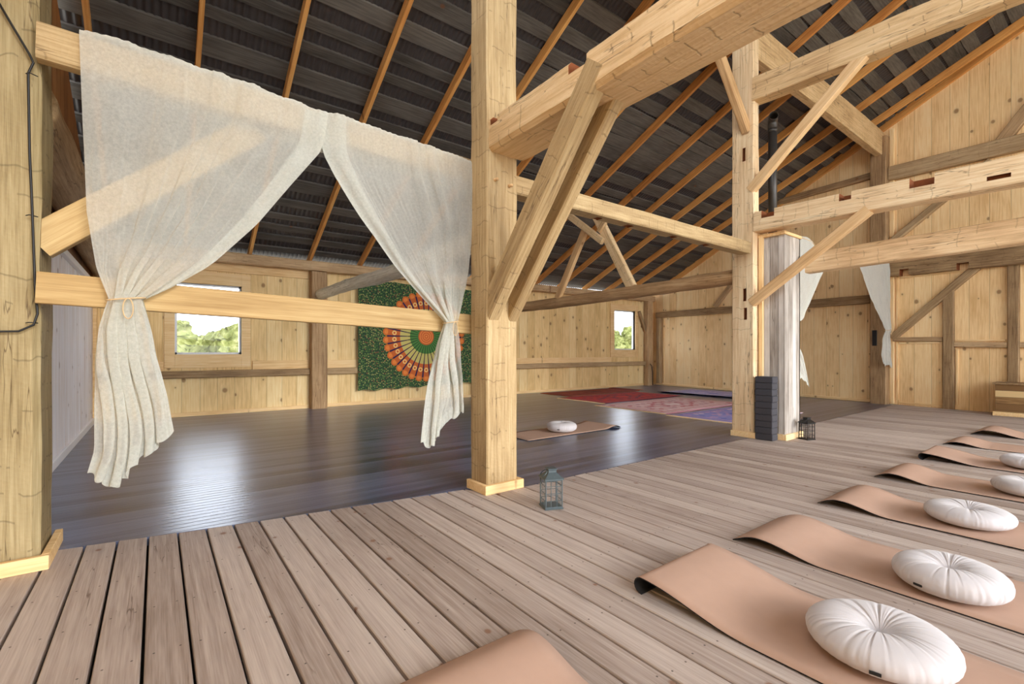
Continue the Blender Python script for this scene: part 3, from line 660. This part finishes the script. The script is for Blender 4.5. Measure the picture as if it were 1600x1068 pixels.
# stove pipe
sp_ = empty('stove_pipe', (6.85, 3.03, 2.71)); tag(sp_, 'dark steel stove pipe with an open elbow rising above the column', 'pipe')
child(tube('pipe', [(6.85, 3.03, 2.71), (6.85, 3.03, 4.30)], .055, 'pipe', n=16), sp_)
bm = bmesh.new(); tube_bm(bm, [(6.85, 3.03, 4.24), (6.85, 3.03, 4.32), (6.835, 3.02, 4.36), (6.80, 3.0, 4.385), (6.75, 2.97, 4.39)], .06, 16)
bmesh.ops.delete(bm, geom=[f for f in bm.faces if len(f.verts) > 4], context='FACES')
e = mkobj('elbow', bm, 'pipe', smooth=True); child(e, sp_); md = e.modifiers.new('solid', 'SOLIDIFY'); md.thickness = .004; md.offset = -1
child(tube('collar', [(6.85, 3.03, 4.20), (6.85, 3.03, 4.25)], .061, 'pipe', n=16), sp_)
# bench of pallet wood
be = empty('pallet_bench', (12.3, 1.0, 0)); tag(be, 'low bench of mixed pallet boards against the gable wall at the right edge', 'bench')
for n_, b, m_ in (('body', (12.07, 12.5, .2, 1.50, .05, .56), None),):
    bm = bmesh.new(); box(bm, 0, 1.30, 0, .43, 0, .51, bev=.003); o = mkobj('body', bm, 'pallet'); o.matrix_world = Matrix.Translation((12.07, 1.50, .05)) @ Matrix.Rotation(-math.pi/2, 4, 'Z'); child(o, be)
child(bx('seat_top', (12.04, 12.52, .18, 1.53, .56, .595), 'grey_timber'), be)
child(bx('base_trim', (12.04, 12.07, .18, 1.53, 0, .07), 'pine_trim'), be)

# curtains -----------------------------------------------------------------
def lerp_poly(pts, t):
    t = max(0, min(1, t))*(len(pts)-1); j = min(int(t), len(pts)-2); f = t-j
    return (pts[j][0]+(pts[j+1][0]-pts[j][0])*f, pts[j][1]+(pts[j+1][1]-pts[j][1])*f)
def resample(pts, n=24):
    d = [0]
    for a, b in zip(pts, pts[1:]): d.append(d[-1]+math.dist(a, b))
    out = []
    for i in range(n+1):
        s_ = d[-1]*i/n; j = max(k for k in range(len(d)) if d[k] <= s_+1e-9); j = min(j, len(pts)-2); f = (s_-d[j])/max(1e-9, d[j+1]-d[j])
        out.append((pts[j][0]+(pts[j+1][0]-pts[j][0])*f, pts[j][1]+(pts[j+1][1]-pts[j][1])*f))
    return out
def curtain(name, y, upL, upR, tlL, tlR, bottom, nf, label, group, tie, over=None, seed=0, nu=150, side=-1, hemside='R', hemw=.08, plane='x', full=1.0, topc=None):
    """sheer curtain: an upper swag drawn to a tie point, then a gathered tail"""
    upL, upR, tlL, tlR, bt = map(resample, (upL, upR, tlL, tlR, bottom)); nv1, nv2 = 60, 60
    tc_ = resample(topc) if topc else None
    def outline(u, s):
        if s <= 1:
            a = lerp_poly(upL, s); b = lerp_poly(upR, s); x = a[0]+(b[0]-a[0])*u; z = a[1]+(b[1]-a[1])*u
            if tc_:
                q = lerp_poly(tc_, u); q0 = (upL[0][0]+(upR[0][0]-upL[0][0])*u, upL[0][1]+(upR[0][1]-upL[0][1])*u); k_ = (1-s)**1.5
                x += (q[0]-q0[0])*k_; z += (q[1]-q0[1])*k_
            return x, z
        s -= 1; a = lerp_poly(tlL, s); b = lerp_poly(tlR, s); x = a[0]+(b[0]-a[0])*u; z = a[1]+(b[1]-a[1])*u
        q = lerp_poly(bt, u); k_ = s**2; ex_ = lerp_poly(tlL, 1); e2 = lerp_poly(tlR, 1)
        x += (q[0]-(ex_[0]+(e2[0]-ex_[0])*u))*k_; z += (q[1]-(ex_[1]+(e2[1]-ex_[1])*u))*k_
        return x, z
    def pt(u, s):
        x, z = outline(u, s); xl, zl = outline(0, s); xr, zr = outline(1, s); wdt = math.hypot(xr-xl, zr-zl)
        tight = max(0, 1-wdt/.55); near = math.exp(-((s-1)/.16)**2)
        nv = noise.noise(Vector((u*3+seed, s*1.5, seed))); ph = 2*math.pi*(nf*u+.9*nv)+seed
        amp = (.010+.030*tight)*full*(1-.45*near)
        dx = amp*.75*math.sin(2*ph)*min(1, 6*u)*min(1, 6*(1-u)); dy = amp*math.cos(ph)+.012*noise.noise(Vector((x*5, z*5, seed)))
        if s > 1.0: dz = .012*math.sin(ph*1.7)*(s-1)
        else: dz = 0
        fine = .004*noise.noise(Vector((u*60, s*9, seed)))
        return (x+dx, y+dy+fine-.02*near, z+dz)
    def build(u0, u1, n_, mat, off, nm, par, s0=0, s1=2):
        bm = bmesh.new(); rows_ = []
        nv = int((nv1+nv2)*(s1-s0)/2)
        for j in range(nv+1):
            s_ = s0+(s1-s0)*j/nv; rows_.append([bm.verts.new((lambda q: (q[0], q[1]-off, q[2]))(pt(u0+(u1-u0)*i/n_, s_))) for i in range(n_+1)])
        for j in range(nv):
            for i in range(n_): bm.faces.new((rows_[j][i], rows_[j][i+1], rows_[j+1][i+1], rows_[j+1][i]))
        if over and nm == name:   # the cloth goes over the header and hangs a little behind
            top_ = rows_[0]; prevr = top_
            for (dy, dz) in over:
                cur = [bm.verts.new((v.co.x, v.co.y+dy+.004*math.sin(i*1.3), v.co.z+dz+.006*noise.noise(Vector((v.co.x*14, dy, seed))))) for i, v in enumerate(top_)]
                for i in range(n_): bm.faces.new((prevr[i+1], prevr[i], cur[i], cur[i+1]))
                prevr = cur
        return mkobj(nm, bm, mat, par, smooth=True)
    root = build(0, 1, nu, 'sheer', 0, name, None); tag(root, label, 'curtain', group)
    if hemside == 'R': build(1-hemw, 1.0, 12, 'hem', .004, 'hem', root, 0, 2)
    if hemside == 'L': build(0.0, hemw, 12, 'hem', .004, 'hem', root, 0, 2)
    # bottom hem
    build(0, 1, nu//2, 'hem', .003, 'hem', root, 1.9, 2)
    if tie:
        cx, cz, rx = tie; pts = [(cx+rx*math.cos(a), y-.02-.045*math.sin(a), cz+.012*math.cos(a)) for a in [2*math.pi*i/24 for i in range(24)]]
        tb = tube('tie_cord', pts, .004, 'cord', root, n=6, closed=True)
        lp = [(cx+.01+.022*math.sin(a), y-.078, cz-.055-.055*math.cos(a)*(-1)-.0) for a in [2*math.pi*i/20 for i in range(20)]]
        tube('cord_loop', lp, .003, 'cord', root, n=6, closed=True)
    return root
over = [(.01, .03), (.05, .045), (.11, .04), (.15, .02), (.155, -.1), (.16, -.2)]
curtain('curtain', 3.385, [(-.33, 2.84), (-.315, 2.34), (-.30, 1.9), (-.26, 1.6), (-.21, 1.44)], [(.95, 2.79), (.91, 2.54), (.70, 2.24), (.51, 1.96), (.26, 1.67), (.04, 1.50), (-.06, 1.44)],
        [(-.21, 1.44), (-.25, 1.28), (-.265, 1.11), (-.27, .9), (-.27, .63), (-.30, .50)], [(-.06, 1.44), (-.02, 1.25), (.0, 1.11), (.05, .89), (.08, .69)],
        [(-.30, .50), (-.25, .45), (-.20, .40), (-.15, .43), (-.11, .50), (-.06, .56), (-.02, .57), (.02, .64), (.08, .69)], 5,
        'large sheer cream curtain in the left bay, tied low beside the left post', 'sheer curtains on the left bay header', (-.135, 1.44, .085), over, seed=1.3, hemside='R', hemw=.11,
        topc=[(-.33, 2.84), (-.16, 2.855), (.17, 2.84), (.51, 2.825), (.80, 2.80), (.95, 2.79)])
curtain('curtain', 3.38, [(.90, 2.79), (.91, 2.54), (1.02, 2.34), (1.18, 2.12), (1.46, 1.78), (1.72, 1.53), (1.86, 1.39)], [(2.165, 2.73), (2.15, 2.23), (2.10, 1.85), (2.02, 1.55), (1.97, 1.39)],
        [(1.86, 1.39), (1.80, 1.2), (1.75, 1.04), (1.70, .75), (1.65, .44)], [(1.97, 1.39), (2.0, 1.2), (2.02, 1.0), (2.04, .8), (2.05, .66)],
        [(1.65, .44), (1.74, .38), (1.80, .46), (1.85, .53), (1.92, .60), (1.97, .61), (2.05, .66)], 4,
        'smaller sheer cream curtain in the left bay, tied close to the centre post', 'sheer curtains on the left bay header', (1.915, 1.39, .07), over, seed=4.1, hemside='L', hemw=.13,
        topc=[(.90, 2.79), (1.1, 2.80), (1.36, 2.785), (1.78, 2.765), (2.165, 2.73)])
# doorway curtains in the far bay
tag(tube('cord', [(6.97, 3.17, 2.95), (7.6, 3.17, 2.97), (8.5, 3.17, 2.95), (9.25, 3.17, 2.76), (10.4, 3.17, 2.92), (11.6, 3.17, 3.06), (12.8, 3.17, 3.2)], .008, 'cord', n=6), 'thin cord carrying the two far curtains behind the lower tie beam', 'cord')
curtain('curtain', 3.17, [(7.0, 2.9), (6.95, 2.3), (6.9, 1.6)], [(9.30, 2.78), (8.85, 2.33), (8.2, 1.66), (7.5, 1.50)], [(6.9, 1.58), (7.2, 1.1), (7.3, .6)], [(7.5, 1.5), (8.1, 1.2), (8.28, .95), (8.45, .60)],
        [(7.3, .6), (7.8, .75), (8.2, .72), (8.45, .58)], 5, 'sheer white curtain half hidden behind the reclaimed wood column', 'sheer curtains in the far bay', None, seed=8, nu=90, full=.6,
        topc=[(7.0, 2.85), (7.8, 2.95), (8.4, 3.0), (8.8, 2.88), (9.30, 2.78)])
curtain('curtain', 3.17, [(10.60, 2.93), (11.33, 2.28), (11.9, 1.9), (12.25, 1.60)], [(12.62, 3.14), (12.66, 2.24), (12.66, 1.62)], [(12.25, 1.60), (12.15, 1.4), (12.12, 1.1), (12.16, .94)], [(12.62, 1.60), (12.68, 1.35), (12.72, 1.1), (12.76, .82)],
        [(12.16, .94), (12.3, .84), (12.5, .88), (12.76, .80)], 3.5, 'sheer white curtain tied back against the gable post', 'sheer curtains in the far bay', (12.44, 1.61, .16), None, seed=11, nu=90, full=.5)

child_ = bx('wall_fitting', (12.62, 12.66, 3.40, 3.48, 1.28, 1.62), 'iron'); tag(child_, 'small black fitting on the gable post behind the tied curtain', 'fitting')
# cables ----------------------------------------------------------------
cb = tube('cable', [(-.66, 3.47, 2.96), (-.60, 3.48, 2.84), (-.53, 3.47, 2.70), (-.515, 3.47, 2.66), (-.535, 3.475, 2.6), (-.53, 3.475, 2.2), (-.52, 3.475, 1.89), (-.51, 3.475, 1.5), (-.50, 3.475, 1.35), (-.515, 3.475, 1.29), (-.57, 3.475, 1.255), (-.68, 3.475, 1.25), (-.90, 3.475, 1.25)], .0055, 'cable', n=6)
tag(cb, 'black electric cable stapled down the left oak post', 'cable')
for z in (2.6, 1.86, 1.3): tube('staple', [(-.545, 3.485, z), (-.53, 3.466, z+.002), (-.50, 3.485, z)], .003, 'iron', cb, n=5)
tag(tube('cable', [(13.32, 9.86, .74), (13.38, 9.84, .66), (13.43, 9.84, .45), (13.45, 9.85, .2), (13.46, 9.86, .01)], .014, 'cable', n=6), 'black cable hanging in the far right corner', 'cable')

# mats ------------------------------------------------------------------
def mat(x0, yend, label, hump=.05, rise=.45, curl=False, length=1.80, wid=.625, skew=0, group='cork yoga mats in the row on the deck', axis='Y', base=0.0):
    """rubber backed mat; local x = along the mat from the raised end, y = across"""
    prof = []
    L = rise; n = 26
    if curl:
        r = hump*.46; 
        for i in range(9):
            a = -math.pi*.5-math.pi*.92*i/8; prof.append((r*.95+r*math.cos(a), r+.004+r*math.sin(a)))
        x_s, z_s = prof[-1]; hx = x_s
        for i in range(1, n+1):
            t = i/n; px = x_s+(L-x_s)*t
            e = .5-.5*math.cos(math.pi*min(1, t)); pz = z_s+(.003-z_s)*e
            prof.append((px, pz))
    else:
        pk = .30
        for i in range(n+1):
            t = i/n
            if t < pk: e = math.sin(math.pi/2*t/pk)
            else: e = .5+.5*math.cos(math.pi*(t-pk)/(1-pk))
            prof.append((L*t, .003+hump*e))
    last = prof[-1][0]
    for i in range(1, 9): prof.append((last+(length-last)*i/8, .003))
    bm = bmesh.new(); m = 10; TH = .005; tops = []; bots = []
    N2 = len(prof)
    for i, (px, pz) in enumerate(prof):
        a = prof[max(i-1, 0)]; b = prof[min(i+1, N2-1)]; tx, tz = b[0]-a[0], b[1]-a[1]; l_ = math.hypot(tx, tz) or 1; nx_, nz_ = -tz/l_, tx/l_
        rt, rb = [], []
        for j in range(m+1):
            v = j/m; vv = .92+.08*v
            z_ = pz*(vv if pz > .006 else 1)
            rt.append(bm.verts.new((px+nx_*TH, v*wid, z_+nz_*TH))); rb.append(bm.verts.new((px, v*wid, z_)))
        tops.append(rt); bots.append(rb)
    for i in range(N2-1):
        for j in range(m):
            f = bm.faces.new((tops[i][j], tops[i+1][j], tops[i+1][j+1], tops[i][j+1])); f.material_index = 0; f.smooth = True
            f = bm.faces.new((bots[i][j], bots[i][j+1], bots[i+1][j+1], bots[i+1][j])); f.material_index = 1; f.smooth = True
        for j in (0, m):
            f = bm.faces.new((tops[i][j], bots[i][j], bots[i+1][j], tops[i+1][j])); f.material_index = 1
    for i in (0, N2-1):
        for j in range(m): f = bm.faces.new((tops[i][j], tops[i][j+1], bots[i][j+1], bots[i][j])); f.material_index = 1
    bmesh.ops.recalc_face_normals(bm, faces=bm.faces)
    rz = -math.pi/2+skew if axis == 'Y' else skew
    o = mkobj('yoga_mat', bm, ['mat_top', 'mat_under'], loc=(x0, yend, base), rot=(0, 0, rz)); tag(o, label, 'yoga mat', group)
    return o
mat(.56, 1.52, 'tan yoga mat cut off by the bottom edge of the photo', .045, .42)
mat(1.83, 1.44, 'tan yoga mat with a rolled black end, nearest with a cushion', .085, .55, curl=True)
mat(2.80, 1.47, 'tan yoga mat under the second nearest cushion', .055, .50)
mat(3.99, 1.44, 'tan yoga mat under the third nearest cushion', .055, .45)
mat(5.24, 1.43, 'fourth tan yoga mat along the row of cushions', .055, .42)
mat(6.50, 1.38, 'tan yoga mat with a curled black end far along the row', .075, .50, curl=True)
mat(7.77, 1.42, 'tan yoga mat second from the far end of the row', .045, .40)
mat(9.02, 1.36, 'farthest tan yoga mat of the row, towards the bench', .075, .55)
mo = mat(5.62, 4.70, 'tan yoga mat lying alone on the dark laminate floor', .035, .35, axis='X', group=None)
mo.rotation_euler = (0, 0, math.pi); mo.location = (5.60, 5.30, 0)

# cushions ---------------------------------------------------------------
def cushion(x, y, z, Rr=.215, h=.125, rz=0, label='', tilt=(0, 0), group='round white meditation cushions'):
    bm = bmesh.new(); nt, nr = 240, 30; rows_ = []; npl = 46; sd = x*3.1+y
    def prof(t):  # t 0..1 centre top -> rim -> centre bottom
        a = t*math.pi; rr = math.sin(a)**.62 if 0 < t < 1 else 0; zz = math.cos(a)
        zz = math.copysign(abs(zz)**.85, zz)
        return rr, zz
    for j in range(nr+1):
        t = j/nr; rr, zz = prof(t); r_ = []
        rad = rr*Rr
        dimple = .55*math.exp(-(rad/(Rr*.15))**2)+.45*math.exp(-(rad/(Rr*.42))**2)
        for i in range(nt):
            th = 2*math.pi*i/nt
            c3, s3 = math.cos(th), math.sin(th)
            na = noise.noise(Vector((c3*4.6+sd, s3*4.6, 1.3))); nb = noise.noise(Vector((c3*9+sd, s3*9, 7.3)))
            pl_ = .6-1.25*math.exp(-(na/.07)**2)-1.0*math.exp(-(nb/.06)**2)*(.4+.6*(t > .33))+.35*math.sin(th*38+3*na)*(1 if t > .36 else .2)
            e = math.sin(math.pi*min(1, rr))**.5*.0022+.0022*math.exp(-((rr-.35)/.25)**2)+.0022*math.exp(-((t-.5)/.08)**2)
            zc = h/2+zz*h/2
            if t < .5: zc -= dimple*h*.42
            k_ = 1+.0*th; zc2 = zc+(e*pl_ if .02 < t < .55 else 0)
            rad2 = rad*(1+.02*noise.noise(Vector((math.cos(th), math.sin(th), sd))))+(e*pl_*1.0 if t > .3 else 0)
            r_.append(bm.verts.new((rad2*math.cos(th), rad2*math.sin(th), max(zc2, .001))))
        rows_.append(r_)
    for j in range(nr):
        for i in range(nt):
            bm.faces.new((rows_[j][i], rows_[j+1][i], rows_[j+1][(i+1) % nt], rows_[j][(i+1) % nt]))
    bmesh.ops.remove_doubles(bm, verts=bm.verts, dist=.0002); bmesh.ops.recalc_face_normals(bm, faces=bm.faces)
    o = mkobj('meditation_cushion', bm, 'velvet', loc=(x, y, z), smooth=True, rot=(tilt[0], tilt[1], 0)); tag(o, label, 'cushion', group)
    a = rz; q = Rr*1.012; bm = bmesh.new()
    box(bm, -.017, .017, -.003, .003, -.005, .005); t_ = mkobj('cloth_label', bm, 'label', o, loc=(q*math.cos(a), q*math.sin(a), h*.40), rot=(0, 0, a+math.pi/2)); t_['label'] = 'small black stitched label'
    return o
cushion(2.17, .575, .009, .235, .13, rz=math.radians(192), label='nearest round white cushion, on the mat with the rolled end')
cushion(3.03, .53, .009, .215, .14, rz=math.radians(160), label='second nearest round white cushion in the row on the deck')
cushion(4.31, .66, .009, .225, .125, rz=math.radians(40), label='third round white cushion in the row on the deck')
cushion(5.55, .50, .009, .215, .125, label='fourth white cushion, cut by the right edge of the photo')
cushion(6.82, .60, .009, .215, .125, label='farthest white cushion at the right edge of the photo')
cushion(4.62, 4.93, .009, .215, .145, rz=math.radians(215), label='round white cushion alone on the mat on the dark laminate floor', group=None)

# rugs ------------------------------------------------------------------
RUGS = [
 ('rust red flat rug farthest back along the window wall', (9.9, 9.25), 3.0, 1.15, (lin(150, 52, 34), lin(120, 34, 30), lin(96, 40, 40), lin(170, 80, 44)), 0.0),
 ('bright red patterned rug with dark navy motifs', (9.4, 7.8), 3.0, 1.55, (lin(190, 40, 44), lin(52, 34, 66), lin(214, 60, 52), lin(70, 40, 60)), .0),
 ('faded pink and cream patterned rug with a dotted red border', (8.95, 6.05), 2.95, 1.75, (lin(226, 188, 190), lin(190, 70, 84), lin(238, 214, 214), lin(176, 110, 124)), .0),
 ('blue and violet fringed rug nearest the right post', (8.5, 4.4), 2.3, 1.35, (lin(134, 130, 190), lin(190, 146, 176), lin(96, 100, 172), lin(214, 190, 200)), .0),
 ('pale blue and lavender rug near the gable wall', (12.1, 6.9), 1.7, 2.4, (lin(164, 160, 208), lin(206, 190, 214), lin(118, 118, 190), lin(222, 210, 222)), .0)]
for i, (lb, (cx, cy), sx, sy, cs, rz) in enumerate(RUGS):
    bm = bmesh.new(); nx_, ny_ = 40, 24; T0, B0 = [], []
    for a in range(nx_+1):
        ta, tb = [], []
        for b in range(ny_+1):
            u, v = a/nx_, b/ny_; wob = .012*noise.noise(Vector((u*4, v*4, i*5.5))); x_ = (u-.5)*sx+wob; y_ = (v-.5)*sy+.02*noise.noise(Vector((u*3, v*3, i+9)))
            z_ = .008+.005*max(0, noise.noise(Vector((u*6, v*5, i*3))))
            if i == 4 and u < .12: z_ += (.12-u)*.35
            if i == 0 and u > .93: z_ += .02
            ta.append(bm.verts.new((x_, y_, z_))); tb.append(bm.verts.new((x_, y_, max(.0008, z_-.007))))
        T0.append(ta); B0.append(tb)
    for a in range(nx_):
        for b in range(ny_):
            bm.faces.new((T0[a][b], T0[a+1][b], T0[a+1][b+1], T0[a][b+1])); bm.faces.new((B0[a][b], B0[a][b+1], B0[a+1][b+1], B0[a+1][b]))
    for a in range(nx_):
        for b in (0, ny_): bm.faces.new((T0[a][b], T0[a+1][b], B0[a+1][b], B0[a][b]))
    for b in range(ny_):
        for a in (0, nx_): bm.faces.new((T0[a][b], B0[a][b], B0[a][b+1], T0[a][b+1]))
    bmesh.ops.recalc_face_normals(bm, faces=bm.faces)
    o = mkobj('rug', bm, rug('rug_weave_%d' % i, *cs, sx, sy, 6), loc=(cx, cy, .001), rot=(0, 0, rz), smooth=True); tag(o, lb, 'rug', 'overlapping woven rugs')
    if i in (1, 2, 3):
        for sgn in (-1, 1):
            bm = bmesh.new(); n_ = int(sy/.025)
            for q in range(n_):
                y_ = -sy/2+sy*(q+.5)/n_; L_ = .05+R.random()*.04; xa = sgn*sx/2; dy = R.uniform(-.012, .012)
                v = [bm.verts.new(p_) for p_ in ((xa-sgn*.01, y_-.006, .010), (xa-sgn*.01, y_+.006, .010), (xa+sgn*L_, y_+dy+.004, .003), (xa+sgn*L_, y_+dy-.004, .003),
                                                 (xa-sgn*.01, y_-.006, .004), (xa-sgn*.01, y_+.006, .004), (xa+sgn*L_, y_+dy+.004, .001), (xa+sgn*L_, y_+dy-.004, .001))]
                for f_ in ((0, 1, 2, 3), (7, 6, 5, 4), (0, 3, 7, 4), (1, 5, 6, 2), (3, 2, 6, 7), (0, 4, 5, 1)): bm.faces.new([v[z] for z in f_])
            fr_ = mkobj('fringe', bm, 'cord', o); fr_['kind'] = 'stuff'; fr_['label'] = 'cream tasselled fringe'

# lanterns -----------------------------------------------------------------
def lantern(x, y, rz, m, label, s=1.0):
    root = empty('lantern', (x, y, 0), rz); tag(root, label, 'lantern', None); root.scale = (s, s, s)
    hw = .062; H0, H1 = .018, .215
    bm = bmesh.new(); box(bm, -.072, .072, -.072, .072, 0, .012, bev=.003); box(bm, -.066, .066, -.066, .066, .012, .02); mkobj('base', bm, m, root)
    for sx_ in (-1, 1):
        for sy_ in (-1, 1):
            bx('corner_post', (sx_*hw-.004, sx_*hw+.004, sy_*hw-.004, sy_*hw+.004, .018, .218), m, root, bev=.001)
    for f in range(4):
        bm = bmesh.new()
        for u in (-.022, .022): box(bm, u-.002, u+.002, -hw-.003, -hw+.001, H0, H1)
        for z in (.062, .115, .168): box(bm, -hw, hw, -hw-.003, -hw+.001, z-.002, z+.002)
        box(bm, -hw, hw, -hw-.003, -hw+.003, .208, .218)
        g_ = mkobj('muntin_grid', bm, m, root, rot=(0, 0, f*math.pi/2))
        bx('glass_pane', (-hw+.004, hw-.004, -hw+.002, -hw+.0035, H0, .21), 'glass', root, bev=0, rot=(0, 0, f*math.pi/2))
    bm = bmesh.new(); A = [(.074, .216), (.074, .222), (.030, .262), (.030, .278), (.026, .282)]
    rings = []
    for (r_, z) in A: rings.append([bm.verts.new((sx_*r_, sy_*r_, z)) for sx_, sy_ in ((-1, -1), (1, -1), (1, 1), (-1, 1))])
    for a, b in zip(rings, rings[1:]):
        for i in range(4): bm.faces.new((a[i], a[(i+1) % 4], b[(i+1) % 4], b[i]))
    bm.faces.new(rings[-1]); bm.faces.new(list(reversed(rings[0]))); mkobj('roof', bm, m, root)
    bx('cap', (-.036, .036, -.036, .036, .282, .290), m, root, bev=.002)
    tube('ring_handle', [(-.055+.0*a, .035*math.cos(a), .262+.035*math.sin(a)*.6) for a in [2*math.pi*i/20 for i in range(20)]] if False else [(-.058+.022*math.sin(a), .038*math.cos(a), .255+.020*math.sin(a)) for a in [2*math.pi*i/20 for i in range(20)]], .004, m, root, n=6, closed=True)
    return root
lantern(2.33, 2.60, math.radians(-22), 'teal_metal', 'grey-green metal lantern with glass panes on the deck by the centre post')
lantern(6.80, 2.58, math.radians(-18), 'iron', 'black metal lantern with glass panes beside the reclaimed wood column')

# yoga blocks -----------------------------------------------------------------
ordn = ['bottom', 'second', 'third', 'fourth', 'fifth', 'sixth', 'seventh', 'eighth', 'ninth', 'topmost']
for i in range(10):
    bm = bmesh.new(); box(bm, -.075, .075, -.112, .112, .0006, .0822, bev=.008)
    o = mkobj('yoga_block', bm, 'foam', loc=(6.36+R.uniform(-.003, .003), 2.895+R.uniform(-.003, .003), i*.0825), rot=(0, 0, R.uniform(-.02, .02)))
    tag(o, 'charcoal foam yoga block, %s of the stack by the column' % (ordn[i] if i in (0, 9) else ordn[i]+' from the floor'), 'yoga block', 'stack of charcoal yoga blocks')
bpy.context.view_layer.update()
